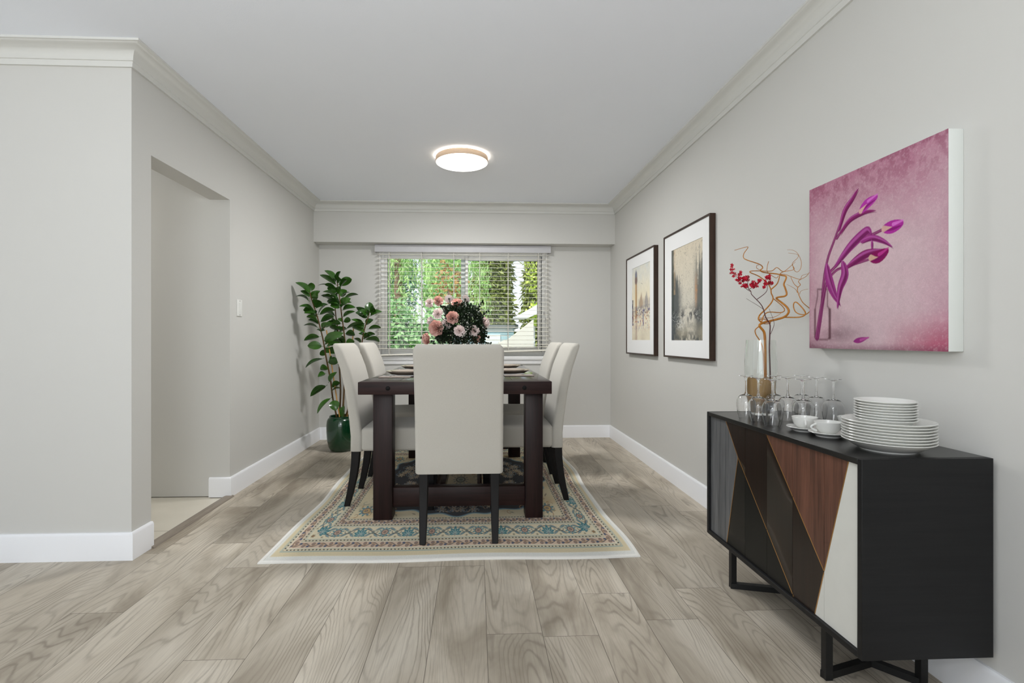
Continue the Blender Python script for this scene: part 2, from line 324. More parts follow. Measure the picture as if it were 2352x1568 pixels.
WILLOW = [[(1.27,2.14,0.803,0.0058),(1.267,2.14,0.864,0.0057),(1.265,2.14,0.94,0.0055),(1.264,2.14,1.01,0.0054),(1.263,2.141,1.061,0.0053),(1.258,2.141,1.085,0.0051),(1.236,2.136,1.11,0.005),(1.255,2.141,1.122,0.0048),(1.299,2.152,1.132,0.0047),(1.336,2.122,1.146,0.0046),(1.346,2.104,1.166,0.0044),(1.343,2.108,1.187,0.0043),(1.332,2.13,1.21,0.0042),(1.326,2.158,1.23,0.004),(1.325,2.144,1.235,0.0039),(1.337,2.118,1.237,0.0038),(1.341,2.109,1.247,0.0036),(1.338,2.115,1.272,0.0035),(1.336,2.121,1.29,0.0034),(1.34,2.112,1.313,0.0032),(1.339,2.114,1.324,0.0031),(1.331,2.133,1.33,0.003),(1.328,2.159,1.339,0.0028),(1.287,2.159,1.343,0.0027),(1.251,2.14,1.345,0.0026),(1.239,2.133,1.352,0.0024),(1.253,2.141,1.362,0.0023),(1.246,2.137,1.372,0.0021),(1.219,2.122,1.379,0.002),(1.174,2.124,1.394,0.0019),(1.165,2.136,1.406,0.0017),(1.166,2.135,1.424,0.0016),(1.176,2.122,1.446,0.0015),(1.173,2.125,1.451,0.0013),(1.158,2.147,1.448,0.0012),(1.139,2.164,1.443,0.0011)],[(1.241,2.145,1.108,0.0021),(1.219,2.139,1.091,0.0022),(1.223,2.14,1.07,0.0022),(1.239,2.141,1.046,0.0023),(1.253,2.14,1.01,0.0023),(1.26,2.14,0.909,0.0024),(1.266,2.14,0.803,0.0024)],[(1.254,2.151,1.125,0.0034),(1.241,2.152,1.139,0.0032),(1.25,2.155,1.159,0.0031),(1.273,2.15,1.183,0.003),(1.288,2.134,1.21,0.0028),(1.292,2.128,1.23,0.0027),(1.287,2.133,1.252,0.0026),(1.286,2.136,1.271,0.0024),(1.278,2.149,1.299,0.0023),(1.25,2.165,1.329,0.0022),(1.2,2.143,1.342,0.002),(1.204,2.146,1.349,0.0019),(1.25,2.165,1.353,0.0018),(1.287,2.133,1.348,0.0017),(1.302,2.117,1.361,0.0015),(1.329,2.12,1.345,0.0014),(1.348,2.107,1.346,0.0013),(1.366,2.096,1.352,0.0011),(1.36,2.1,1.376,0.001),(1.376,2.087,1.4,0.0009),(1.374,2.089,1.414,0.0007),(1.347,2.108,1.423,0.0006)],[(1.277,2.116,1.267,0.0027),(1.304,2.119,1.29,0.0024),(1.323,2.133,1.319,0.002),(1.326,2.13,1.337,0.0017),(1.342,2.121,1.348,0.0013),(1.359,2.108,1.367,0.001),(1.37,2.093,1.383,0.0006)],[(1.294,2.128,1.227,0.0018),(1.336,2.132,1.195,0.0019),(1.342,2.126,1.176,0.002),(1.33,2.136,1.167,0.0021),(1.27,2.124,1.168,0.0022),(1.25,2.128,1.152,0.0023),(1.244,2.133,1.125,0.0024)],[(1.339,2.126,1.146,0.0027),(1.371,2.072,1.144,0.0026),(1.392,2.062,1.155,0.0026),(1.385,2.061,1.175,0.0025),(1.367,2.074,1.204,0.0024),(1.361,2.086,1.208,0.0023),(1.359,2.09,1.192,0.0022),(1.363,2.083,1.168,0.0021),(1.374,2.067,1.156,0.002),(1.395,2.062,1.156,0.0019),(1.414,2.065,1.17,0.0018),(1.412,2.064,1.181,0.0017),(1.378,2.059,1.207,0.0016),(1.368,2.071,1.244,0.0015),(1.366,2.073,1.268,0.0014),(1.372,2.064,1.281,0.0013),(1.368,2.071,1.295,0.0012),(1.372,2.064,1.303,0.0011),(1.394,2.06,1.316,0.001),(1.412,2.064,1.335,0.0009)],[(1.329,2.14,1.335,0.0015),(1.34,2.117,1.331,0.0013),(1.353,2.09,1.317,0.0012),(1.373,2.069,1.305,0.001),(1.38,2.064,1.32,0.0008),(1.41,2.07,1.329,0.0006)],[(1.373,2.079,1.271,0.0015),(1.36,2.087,1.287,0.0012),(1.35,2.095,1.317,0.0009)],[(1.374,2.087,1.25,0.0012),(1.367,2.093,1.267,0.0009),(1.341,2.109,1.288,0.0006)],[(1.379,2.08,1.242,0.0009),(1.382,2.073,1.256,0.0007),(1.404,2.061,1.263,0.0005)],[(1.362,2.103,1.375,0.0012),(1.366,2.095,1.347,0.0011),(1.371,2.082,1.338,0.001),(1.376,2.069,1.35,0.001),(1.377,2.066,1.379,0.0009),(1.371,2.081,1.417,0.0008),(1.362,2.103,1.435,0.0007),(1.35,2.12,1.439,0.0006)],[(1.271,2.126,1.389,0.0012),(1.262,2.122,1.362,0.0012),(1.266,2.124,1.342,0.0012),(1.318,2.152,1.321,0.0012),(1.327,2.146,1.328,0.0012)],[(1.229,2.128,1.143,0.0012),(1.298,2.15,1.145,0.0011),(1.325,2.144,1.156,0.001),(1.333,2.132,1.167,0.0009)],[(1.245,2.144,1.353,0.0012),(1.22,2.129,1.36,0.0011),(1.22,2.129,1.371,0.001),(1.234,2.137,1.375,0.0009)],[(1.249,2.15,1.125,0.0018),(1.266,2.15,1.118,0.0018),(1.291,2.144,1.122,0.0018),(1.268,2.152,1.138,0.0018),(1.241,2.15,1.137,0.0018)]]
TWIG = [[(1.273,2.115,0.805,0.003),(1.271,2.115,0.911,0.0029),(1.268,2.115,1.01,0.0027),(1.27,2.115,1.076,0.0025),(1.27,2.115,1.115,0.0023),(1.252,2.115,1.145,0.0021),(1.241,2.115,1.181,0.0019),(1.227,2.115,1.205,0.0017),(1.19,2.115,1.243,0.0015),(1.186,2.115,1.257,0.0013),(1.172,2.115,1.277,0.0011),(1.175,2.115,1.325,0.0009)],[(1.213,2.115,1.223,0.0015),(1.246,2.115,1.247,0.0013),(1.258,2.115,1.265,0.0011),(1.258,2.115,1.286,0.0009)],[(1.24,2.115,1.181,0.0009),(1.212,2.115,1.199,0.0007),(1.166,2.115,1.226,0.0005)],[(1.273,2.115,1.073,0.0012),(1.287,2.115,1.106,0.001),(1.287,2.115,1.13,0.0008),(1.266,2.115,1.184,0.0006)],[(1.186,2.115,1.256,0.0012),(1.163,2.115,1.271,0.0011),(1.15,2.115,1.301,0.0009),(1.123,2.115,1.319,0.0008),(1.108,2.115,1.34,0.0006),(1.103,2.115,1.363,0.0005)],[(1.175,2.115,1.265,0.0012),(1.196,2.115,1.277,0.0009),(1.227,2.115,1.304,0.0006)],[(1.258,2.115,1.286,0.0009),(1.273,2.115,1.298,0.0008),(1.261,2.115,1.328,0.0006)],[(1.258,2.115,1.283,0.0009),(1.246,2.115,1.298,0.0006)]]
BLOSSOMS = [(1.095,2.098,1.361),(1.095,2.103,1.362),(1.096,2.101,1.348),(1.107,2.108,1.35),(1.101,2.11,1.338),(1.099,2.121,1.338),(1.112,2.12,1.336),(1.113,2.112,1.334),(1.103,2.107,1.322),(1.111,2.117,1.322),(1.099,2.118,1.352),(1.101,2.12,1.352),(1.119,2.114,1.327),(1.12,2.123,1.33),(1.095,2.097,1.366),(1.097,2.105,1.371),(1.123,2.108,1.307),(1.129,2.11,1.305),(1.128,2.11,1.312),(1.138,2.118,1.311),(1.129,2.104,1.313),(1.131,2.102,1.312),(1.117,2.099,1.304),(1.14,2.128,1.306),(1.116,2.102,1.304),(1.139,2.13,1.304),(1.123,2.1,1.307),(1.138,2.127,1.312),(1.134,2.106,1.312),(1.146,2.127,1.319),(1.129,2.107,1.306),(1.134,2.109,1.314),(1.127,2.111,1.306),(1.129,2.095,1.309),(1.161,2.134,1.317),(1.129,2.132,1.306),(1.145,2.128,1.302),(1.127,2.107,1.315),(1.147,2.098,1.305),(1.161,2.127,1.318),(1.18,2.123,1.308),(1.183,2.131,1.324),(1.164,2.125,1.315),(1.166,2.122,1.307),(1.161,2.133,1.316),(1.149,2.105,1.317),(1.171,2.126,1.322),(1.157,2.116,1.308),(1.168,2.127,1.319),(1.179,2.128,1.322),(1.178,2.13,1.314),(1.16,2.106,1.31),(1.151,2.114,1.314),(1.15,2.097,1.311),(1.153,2.098,1.307),(1.165,2.098,1.314),(1.149,2.108,1.312),(1.155,2.118,1.303),(1.153,2.108,1.308),(1.171,2.124,1.306),(1.15,2.102,1.309),(1.158,2.126,1.305),(1.152,2.12,1.302),(1.153,2.115,1.309),(1.144,2.123,1.342),(1.139,2.116,1.334),(1.139,2.112,1.337),(1.142,2.132,1.333),(1.141,2.127,1.329),(1.133,2.1,1.327),(1.175,2.13,1.288),(1.17,2.124,1.287),(1.162,2.119,1.281),(1.172,2.126,1.281),(1.156,2.099,1.278),(1.155,2.096,1.28),(1.172,2.129,1.283),(1.167,2.133,1.289),(1.143,2.096,1.282),(1.168,2.124,1.286),(1.18,2.132,1.277),(1.169,2.118,1.279),(1.158,2.102,1.281),(1.168,2.125,1.275),(1.156,2.111,1.277),(1.15,2.098,1.274),(1.144,2.112,1.279),(1.167,2.123,1.283),(1.163,2.116,1.287),(1.163,2.131,1.281),(1.17,2.125,1.279),(1.168,2.113,1.282),(1.191,2.106,1.291),(1.197,2.108,1.278),(1.209,2.133,1.279),(1.191,2.112,1.277),(1.199,2.106,1.294),(1.197,2.114,1.286),(1.19,2.109,1.284),(1.183,2.101,1.276),(1.21,2.119,1.288),(1.188,2.128,1.286),(1.193,2.124,1.291),(1.208,2.124,1.294),(1.201,2.104,1.288),(1.203,2.122,1.278),(1.208,2.105,1.29),(1.193,2.102,1.281),(1.201,2.131,1.302),(1.192,2.108,1.273),(1.175,2.098,1.281),(1.206,2.107,1.28),(1.194,2.122,1.281),(1.204,2.112,1.287),(1.193,2.118,1.287),(1.207,2.117,1.29),(1.206,2.122,1.285),(1.221,2.131,1.28),(1.212,2.11,1.278),(1.195,2.107,1.298),(1.198,2.127,1.298),(1.206,2.133,1.278),(1.183,2.1,1.293),(1.194,2.124,1.288),(1.185,2.102,1.294),(1.182,2.102,1.294),(1.22,2.1,1.304),(1.221,2.108,1.301),(1.223,2.117,1.307),(1.215,2.107,1.304),(1.228,2.124,1.301),(1.228,2.125,1.308),(1.217,2.11,1.298),(1.224,2.115,1.302),(1.245,2.109,1.284),(1.247,2.117,1.289),(1.258,2.129,1.3),(1.243,2.099,1.289),(1.262,2.124,1.289),(1.248,2.112,1.29),(1.254,2.125,1.305),(1.243,2.111,1.295),(1.253,2.118,1.288),(1.257,2.126,1.291),(1.291,2.131,1.296),(1.279,2.117,1.297),(1.279,2.134,1.301),(1.281,2.129,1.301),(1.273,2.124,1.296),(1.285,2.121,1.296),(1.267,2.113,1.295),(1.264,2.096,1.288),(1.265,2.113,1.295),(1.272,2.131,1.302),(1.282,2.12,1.29),(1.271,2.104,1.293),(1.289,2.132,1.295),(1.274,2.123,1.288),(1.272,2.119,1.314),(1.276,2.125,1.326),(1.267,2.132,1.315),(1.272,2.125,1.327),(1.249,2.097,1.318),(1.258,2.101,1.318),(1.255,2.116,1.321),(1.251,2.107,1.316),(1.251,2.111,1.318),(1.273,2.124,1.312),(1.138,2.116,1.292),(1.127,2.095,1.292),(1.131,2.101,1.288),(1.236,2.103,1.275),(1.237,2.102,1.273),(1.237,2.102,1.275)]
TULIP_ART = {'stems':[([(0.076,0.061),(0.114,0.202),(0.137,0.393),(0.174,0.532),(0.238,0.644),(0.326,0.791)],0.0081,0.0054),([(0.084,0.066),(0.137,0.297),(0.181,0.436),(0.245,0.484),(0.365,0.567),(0.453,0.613),(0.535,0.614),(0.622,0.628)],0.0072,0.0054),([(0.068,0.066),(0.114,0.25),(0.159,0.381),(0.245,0.457),(0.352,0.47),(0.535,0.487)],0.0072,0.0045),([(0.259,0.649),(0.326,0.7),(0.453,0.76)],0.0063,0.0045)],'leaves':[([(0.275,0.683),(0.326,0.791),(0.391,0.846),(0.436,0.89)],0.0198),([(0.283,0.663),(0.365,0.728),(0.477,0.746),(0.564,0.736)],0.0162),([(0.245,0.484),(0.365,0.576),(0.477,0.634),(0.512,0.64),(0.535,0.61)],0.0306),([(0.453,0.587),(0.535,0.597),(0.614,0.566),(0.677,0.524)],0.018),([(0.538,0.58),(0.538,0.532)],0.009),([(0.339,0.464),(0.453,0.508),(0.535,0.521),(0.635,0.515)],0.027),([(0.166,0.509),(0.188,0.416),(0.231,0.327),(0.286,0.254)],0.0342),([(0.306,0.504),(0.326,0.428),(0.286,0.35),(0.263,0.237)],0.0324)],'buds':[([(0.453,0.76),(0.501,0.788),(0.57,0.808)],0.027),([(0.622,0.628),(0.677,0.627),(0.738,0.633)],0.0324),([(0.53,0.492),(0.581,0.489),(0.643,0.512)],0.0324)],'petal':[([(0.397,0.043),(0.453,0.052),(0.512,0.065)],0.0162)],'jar':[[(0.081,0.365),(0.081,0.321),(0.056,0.239),(0.056,0.071),(0.076,0.054),(0.174,0.054),(0.195,0.066),(0.195,0.231),(0.174,0.256),(0.174,0.356)]]}
FLOWERS = [('rose',(-0.277,3.72,1.336),0.0361,(0.35,-1,0.25)),('rose',(-0.168,3.55,1.205),0.0441,(0,-1,0.1)),('rose',(-0.293,3.6,1.129),0.0545,(-0.35,-1,-0.05)),('rose',(-0.141,3.7,1.323),0.0445,(0.05,-0.7,0.75)),('rose',(-0.371,3.66,1.051),0.0426,(-0.8,-0.6,-0.1)),('rose',(0.005,3.62,1.051),0.0351,(0.6,-0.7,-0.3)),('carnation',(-0.351,3.75,1.323),0.0364,(-0.3,-1,0.2)),('carnation',(-0.282,3.64,1.239),0.041,(-0.2,-1,0.35)),('carnation',(-0.212,3.6,1.162),0.0391,(0.05,-1,0.0)),('carnation',(-0.118,3.53,1.111),0.0417,(0.05,-1,0.05)),('carnation',(-0.015,3.58,1.112),0.0422,(0.2,-1,0.1)),('carnation',(0.073,3.68,1.171),0.0486,(0.95,-0.35,0.1)),('carnation',(-0.342,3.72,1.186),0.0347,(-0.7,0.5,0.1)),('daisy',(-0.204,3.76,1.351),0.0321,(-0.2,0.9,0.3)),('daisy',(-0.083,3.78,1.35),0.0338,(0.5,0.6,0.5)),('carnation',(-0.227,3.76,1.275),0.0292,(0.0,0.6,0.6))]
# ------------------------------------------------------------------ floor materials
def floor_mat():
    m,nt,b=new_mat('grey_oak_planks')
    uv=N(nt,'ShaderNodeUVMap',uv_map='UVMap'); at=N(nt,'ShaderNodeVertexColor',layer_name='Col')
    off=N(nt,'ShaderNodeVectorMath',operation='MULTIPLY_ADD'); nt.links.new(at.outputs[0],off.inputs[0]); off.inputs[1].default_value=(37,53,19); nt.links.new(uv.outputs[0],off.inputs[2])
    v=off.outputs[0]
    sp=N(nt,'ShaderNodeSeparateXYZ'); nt.links.new(uv.outputs[0],sp.inputs[0])
    ra=N(nt,'ShaderNodeSeparateColor'); nt.links.new(at.outputs[0],ra.inputs[0])
    F=noise(nt,mapping(nt,v,(3.2,.5,1)),1,2.2,.45,.25)
    ph=math_node(nt,'ADD',math_node(nt,'MULTIPLY',F,290),math_node(nt,'MULTIPLY',sp.outputs[0],40))
    jig=noise(nt,mapping(nt,v,(60,22,1)),1,2)
    ph=math_node(nt,'ADD',ph,math_node(nt,'MULTIPLY',jig,1.9))
    s=math_node(nt,'MULTIPLY',math_node(nt,'ADD',math_node(nt,'SINE',ph),1),.5)
    line=math_node(nt,'POWER',s,5.0)
    amp=noise(nt,mapping(nt,v,(7,1.4,1)),1,2)
    line=math_node(nt,'MULTIPLY',line,N_clamp(nt,math_node(nt,'MULTIPLY',math_node(nt,'SUBTRACT',amp,.30),2.4)))
    fine=noise(nt,mapping(nt,v,(210,5,1)),1,3,.6)
    cloud=noise(nt,mapping(nt,v,(4.5,1.3,1)),1,4,.55,.8)
    base=ramp(nt,cloud,[(.27,(144,133,117)),(.5,(186,176,160)),(.70,(208,199,184))])
    tone=math_node(nt,'MULTIPLY_ADD',ra.outputs[2],.16); tone.node.inputs[2].default_value=.90
    base=mixc(nt,1.0,base,comb(nt,tone),'MULTIPLY')
    base=mixc(nt,math_node(nt,'MULTIPLY',line,.6),base,rgba((118,108,95)))
    fl=N_clamp(nt,math_node(nt,'MULTIPLY',math_node(nt,'SUBTRACT',fine,.48),2.2))
    base=mixc(nt,math_node(nt,'MULTIPLY',fl,.55),base,rgba((130,120,107)))
    # knots
    vo=N(nt,'ShaderNodeTexVoronoi'); vo.inputs['Scale'].default_value=1; nt.links.new(mapping(nt,v,(3.2,.95,1)),vo.inputs['Vector'])
    kn=N_clamp(nt,math_node(nt,'SUBTRACT',1,math_node(nt,'MULTIPLY',vo.outputs['Distance'],6.5)))
    kn=math_node(nt,'MULTIPLY',kn,math_node(nt,'ADD',.5,math_node(nt,'MULTIPLY',jig,.7)))
    base=mixc(nt,math_node(nt,'MULTIPLY',math_node(nt,'POWER',kn,1.4),.75),base,rgba((92,82,71)))
    # seams
    du=math_node(nt,'MINIMUM',sp.outputs[0],math_node(nt,'SUBTRACT',.199,sp.outputs[0]))
    dv=math_node(nt,'MINIMUM',sp.outputs[1],math_node(nt,'SUBTRACT',1.22,sp.outputs[1]))
    d=math_node(nt,'MINIMUM',du,dv)
    seam=math_node(nt,'LESS_THAN',d,.0011)
    base=mixc(nt,math_node(nt,'MULTIPLY',seam,.72),base,rgba((70,62,54)))
    nt.links.new(base,b.inputs['Base Color'])
    b.inputs['Roughness'].default_value=.5; b.inputs['Specular IOR Level'].default_value=.32
    bump(nt,b,math_node(nt,'SUBTRACT',math_node(nt,'MULTIPLY',fine,.3),math_node(nt,'MULTIPLY',seam,1.0)),.12,.001)
    return m
def N_clamp(nt,x):
    n=N(nt,'ShaderNodeClamp'); nt.links.new(x,n.inputs[0]); return n.outputs[0]
def comb(nt,x):
    n=N(nt,'ShaderNodeCombineColor')
    for i in range(3): nt.links.new(x,n.inputs[i])
    return n.outputs[0]
def tile_mat():
    m,nt,b=new_mat('beige_floor_tile'); tc=N(nt,'ShaderNodeTexCoord')
    sp=N(nt,'ShaderNodeSeparateXYZ'); nt.links.new(tc.outputs['Object'],sp.inputs[0])
    def edge(x,o):
        f=math_node(nt,'FRACT',math_node(nt,'DIVIDE',math_node(nt,'SUBTRACT',x,o),.6))
        return math_node(nt,'LESS_THAN',math_node(nt,'MINIMUM',f,math_node(nt,'SUBTRACT',1,f)),.004)
    g=math_node(nt,'MAXIMUM',edge(sp.outputs[0],-2.27-6),edge(sp.outputs[1],2.83-6))
    nz=noise(nt,tc.outputs['Object'],5,4)
    c=mixc(nt,nz,rgba((196,190,176)),rgba((212,206,192)))
    nt.links.new(mixc(nt,math_node(nt,'MULTIPLY',g,.8),c,rgba((118,110,100))),b.inputs['Base Color'])
    b.inputs['Roughness'].default_value=.35
    return m
M['floor']=floor_mat(); M['tile']=tile_mat()

XL,XR,YB,H=-1.645,1.44,5.32,2.437       # wall faces and ceiling height
YN=2.465                                # wall that faces the camera beside the doorway
XW,YR=-4.2,-3.3                         # living room behind the camera
D0,D1,DH=2.609,3.42,1.981               # doorway in the left wall
HB=3.432                                # end wall of the hall

# ------------------------------------------------------------------ setting
def build_floor():
    vs=[];fs=[];uv=[];cl=[]
    W,Ln=.199,1.22; x=.037-W*22; k=0
    fixed={0:1.782,1:1.76,-1:2.325,-2:1.715+1.22*.5}   # end joints read near the rug
    rnd=random.Random(21)
    while x<XR+.05:
        i=round((x-.037)/W)
        y0=fixed.get(i, rnd.random()*Ln)
        y=y0-Ln*math.ceil((y0-YR)/Ln)
        while y<YB+.1:
            o=len(vs); vs+=[(x,y,0),(x+W,y,0),(x+W,y+Ln,0),(x,y+Ln,0)]
            fs.append((o,o+1,o+2,o+3)); uv+=[(0,0),(W,0),(W,Ln),(0,Ln)]
            c=(rnd.random(),rnd.random(),rnd.random(),1); cl+=[c]*4
            y+=Ln
        x+=W
    # keep the planks inside the walls
    me=bpy.data.meshes.new('floor'); me.from_pydata(vs,[],fs); me.materials.append(M['floor'])
    u=me.uv_layers.new(name='UVMap'); u.data.foreach_set('uv',[a for p in uv for a in p])
    a=me.color_attributes.new('Col','FLOAT_COLOR','CORNER'); a.data.foreach_set('color',[q for c in cl for q in c])
    bm=bmesh.new(); bm.from_mesh(me)
    def cut(pl,no):
        bmesh.ops.bisect_plane(bm,geom=bm.verts[:]+bm.edges[:]+bm.faces[:],plane_co=pl,plane_no=no,clear_outer=True)
    cut((XR+.03,0,0),(1,0,0)); cut((0,YB+.03,0),(0,1,0)); cut((XW-.03,0,0),(-1,0,0)); cut((0,YR-.03,0),(0,-1,0))
    bmesh.ops.bisect_plane(bm,geom=bm.verts[:]+bm.edges[:]+bm.faces[:],plane_co=(XL-.02,0,0),plane_no=(1,0,0))
    bmesh.ops.bisect_plane(bm,geom=bm.verts[:]+bm.edges[:]+bm.faces[:],plane_co=(0,YN+.02,0),plane_no=(0,1,0))
    bmesh.ops.delete(bm,geom=[f for f in bm.faces if f.calc_center_median().x<XL-.02 and f.calc_center_median().y>YN+.02],context='FACES')
    bm.to_mesh(me); bm.free()
    o=bpy.data.objects.new('floor',me); COL.objects.link(o); return struct(o)
build_floor()
struct(MB().box((XW-.6,YN+.02,-.02),(XL-.025,HB+.05,-.004)).build('floor_hall',M['tile']))
struct(MB().box((XW-.6,YR-.1,H),(XR+.15,YB+.2,H+.12)).build('ceiling',M['ceil']))
w=MB()                                   # left wall with the doorway
w.box((XL-.131,YN,0),(XL,D0,H)); w.box((XL-.131,D0,DH),(XL,D1,H)); w.box((XL-.131,D1,0),(XL,YB+.2,H))
struct(w.build('wall_left',M['wall']))
struct(MB().box((XW-.15,YN,0),(XL-.131,YN+.144,H)).build('wall_front',M['wall']))
struct(MB().box((XW-.6,HB,0),(XL-.131,HB+.12,H)).build('wall_hall',M['wall']))
struct(MB().box((XR,YR-.1,0),(XR+.15,YB+.2,H)).build('wall_right',M['wall']))
# back wall with the window hole
WX0,WX1,WZ0,WZ1=-1.02,.752,.872,1.99
w=MB(); T=.16
w.box((XL,YB,0),(WX0,YB+T,H)); w.box((WX1,YB,0),(XR,YB+T,H)); w.box((WX0,YB,0),(WX1,YB+T,WZ0)); w.box((WX0,YB,WZ1),(WX1,YB+T,H))
struct(w.build('wall_back',M['wall']))
struct(MB().box((XL,YB-.175,2.037),(XR,YB,H)).build('wall_bulkhead',M['wall']))
# living room behind the camera: rear wall and far left wall, each with a big window hole
w=MB(); w.box((XW-.15,YR-.15,0),(-3.6,YR,H)); w.box((.9,YR-.15,0),(XR,YR,H)); w.box((-3.6,YR-.15,0),(.9,YR,.06)); w.box((-3.6,YR-.15,2.2),(.9,YR,H))
struct(w.build('wall_rear',M['wall']))
w=MB(); w.box((XW-.15,YR,0),(XW,-2.4,H)); w.box((XW-.15,1.6,0),(XW,YN,H)); w.box((XW-.15,-2.4,0),(XW,1.6,.5)); w.box((XW-.15,-2.4,2.15),(XW,1.6,H))
struct(w.build('wall_west',M['wall']))

def sweep(path, prof, mat, name, close_ends=True):
    """path: plan points with the room on the right-hand side of travel; prof: (out,z) list"""
    P=[Vector((p[0],p[1])) for p in path]; n=len(P); rings=[]
    for i in range(n):
        d0=(P[i]-P[i-1]).normalized() if i>0 else None
        d1=(P[i+1]-P[i]).normalized() if i<n-1 else None
        n0=Vector((d0.y,-d0.x)) if d0 else None; n1=Vector((d1.y,-d1.x)) if d1 else None
        if n0 is None: m=n1
        elif n1 is None: m=n0
        else:
            m=(n0+n1); m=m/ (m.length_squared/2) if m.length>1e-6 else n0
        rings.append([(P[i].x+m.x*o,P[i].y+m.y*o,z) for o,z in prof])
    b=MB(); b.loft(rings,smooth=False)
    return struct(b.build(name,mat))
z0=2.345
cove=[(.022+.056*(1-math.cos(t*PI/2))*1.0,2.376+.046*math.sin(t*PI/2)) for t in [i/7 for i in range(8)]]
cp=[(0,z0),(.011,z0),(.012,z0+.012),(.015,z0+.017),(.015,z0+.024),(.02,z0+.026),(.021,z0+.03)]+cove+[(.081,2.424),(.084,2.426),(.091,2.427),(.091,H),(0,H)]
sweep([(XW,YN),(XL,YN),(XL,YB-.175),(XR,YB-.175),(XR,YR)],cp,M['crown'],'trim_1')
bp=[(0,0),(.015,0),(.015,.118),(.012,.126),(.008,.1305),(0,.1305)]
sweep([(XW,YN),(XL,YN),(XL,D0-.001)],bp,M['trim'],'baseboard_front')
sweep([(XL-.131,D1),(XL,D1),(XL,YB)],bp,M['trim'],'baseboard_left')
sweep([(XL+.012,YB),(XR-.012,YB)],bp,M['trim'],'baseboard_back')
sweep([(XR,YB),(XR,YR)],bp,M['trim'],'baseboard_right')
t=MB(); t.prism([(XL-.03,0),(XL+.028,0),(XL+.024,.006),(XL+.012,.011),(XL-.018,.011),(XL-.03,.007)],lambda a,b,d:(a,d,b),D0-.02,D1+.005)
struct(t.build('trim_2',wood('threshold_wood',(120,110,98),(152,142,130),(22,1.2,22),.5,.3)))

# ------------------------------------------------------------------ window and blind
win=struct(bpy.data.objects.new('window_1',None)); COL.objects.link(win); win.location=(0,0,0)
f=MB(); ya,yb=YB+.06,YB+.13
f.box((WX0,ya,WZ0),(WX0+.045,yb,WZ1),0,.003); f.box((WX1-.045,ya,WZ0),(WX1,yb,WZ1),0,.003)
f.box((WX0+.045,ya,WZ0),(WX1-.045,yb,WZ0+.045),0,.003); f.box((WX0+.045,ya,WZ1-.045),(WX1-.045,yb,WZ1),0,.003)
f.build('window_frame',M['vinyl'],win)
def sash(x0,x1,y,w,name):
    s=MB(); za,zb=WZ0+.045,WZ1-.045
    s.box((x0,y,za),(x0+w,y+.03,zb),0,.003); s.box((x1-w,y,za),(x1,y+.03,zb),0,.003)
    s.box((x0+w,y,za),(x1-w,y+.03,za+w),0,.003); s.box((x0+w,y,zb-w),(x1-w,y+.03,zb),0,.003)
    o=s.build(name,M['vinyl'],win)
    MB().box((x0+w,y+.012,za+w),(x1-w,y+.018,zb-w)).build('pane',M['pane'],o)
sash(WX0+.045,-.088,YB+.062,.03,'sash'); sash(-.165,WX1-.045,YB+.096,.045,'sash')
MB().box((WX0,YB-.0,WZ0-.001),(WX0+.012,YB+.06,WZ1)).box((WX1-.012,YB,WZ0),(WX1,YB+.06,WZ1)).box((WX0+.012,YB,WZ1-.012),(WX1-.012,YB+.06,WZ1)).build('jamb',M['vinyl'],win)
s=MB(); s.box((WX0-.03,YB-.035,.832),(WX1+.03,YB+.06,.872),0,.006); s.box((WX0-.015,YB-.018,.788),(WX1+.015,YB,.832),0,.003)
s.build('window_sill',M['vinyl'],win)

bl=thing('window_blind','white slat blind drawn down over the window, its bottom rail hanging crooked','blind',(0,YB-.045,0))
v=MB(); v.box((-1.053,-.035,1.957),(.785,-.022,2.032),0,.002); v.box((-1.053,-.022,1.957),(-1.043,.04,2.032)); v.box((.775,-.022,1.957),(.785,.04,2.032))
v.build('valance',M['valance'],bl)
MB().box((-1.03,-.015,1.985),(.765,.035,2.028)).build('headrail',M['vinyl'],bl)
sl=MB()
def rail_z(x): return .892+(x+1.03)/1.795*.052
z=1.938; k=0
BX0,BX1=-1.025,.762
while z>.93:
    za=max(z,rail_z(BX0)+.03) if z<.99 else z
    zb=max(z,rail_z(BX1)+.022+.004*max(0,(1.0-z)/.02)) if z<1.0 else z
    tl=.0023
    sl.loft([[(x,-.025,q-tl),(x,0,q+.0008),(x,.025,q+tl),(x,.025,q-.0024+tl),(x,0,q-.0016),(x,-.025,q-.0024-tl)] for x,q in ((BX0,za),(BX1,zb))],smooth=False)
    z-=.0447
sl.build('slats',M['blind'],bl)
r=MB(); r.loft([[(x,-.026,rail_z(x)-.016),(x,.026,rail_z(x)-.016),(x,.026,rail_z(x)),(x,-.026,rail_z(x))] for x in (BX0,BX1)],smooth=False)
r.build('bottom_rail',M['blind'],bl,bevel=.004)
for x in (-.905,-.57,-.235,.035,.335,.655):
    c=MB()
    for yy in (-.0265,.0265): c.box((x-.0035,yy-.0006,rail_z(x)),(x+.0035,yy+.0006,1.985))
    c.build('ladder_tape',M['cord'],bl)
for x,zb in ((.705,1.62),(.718,1.60),(.712,1.335),(.728,1.27)):
    MB().tube([(x,-.03,1.955),(x,-.031,zb)],.0012,6).build('pull_cord',M['cord'],bl)
    if zb<1.5: MB().lathe([(.001,.03),(.004,.024),(.007,.0),(.006,-.004),(.001,-.004)],(x,-.031,zb-.02),12).build('tassel',plain('cord_tassel',(150,148,146),.5) if zb>1.3 else bpy.data.materials['cord_tassel'],bl)

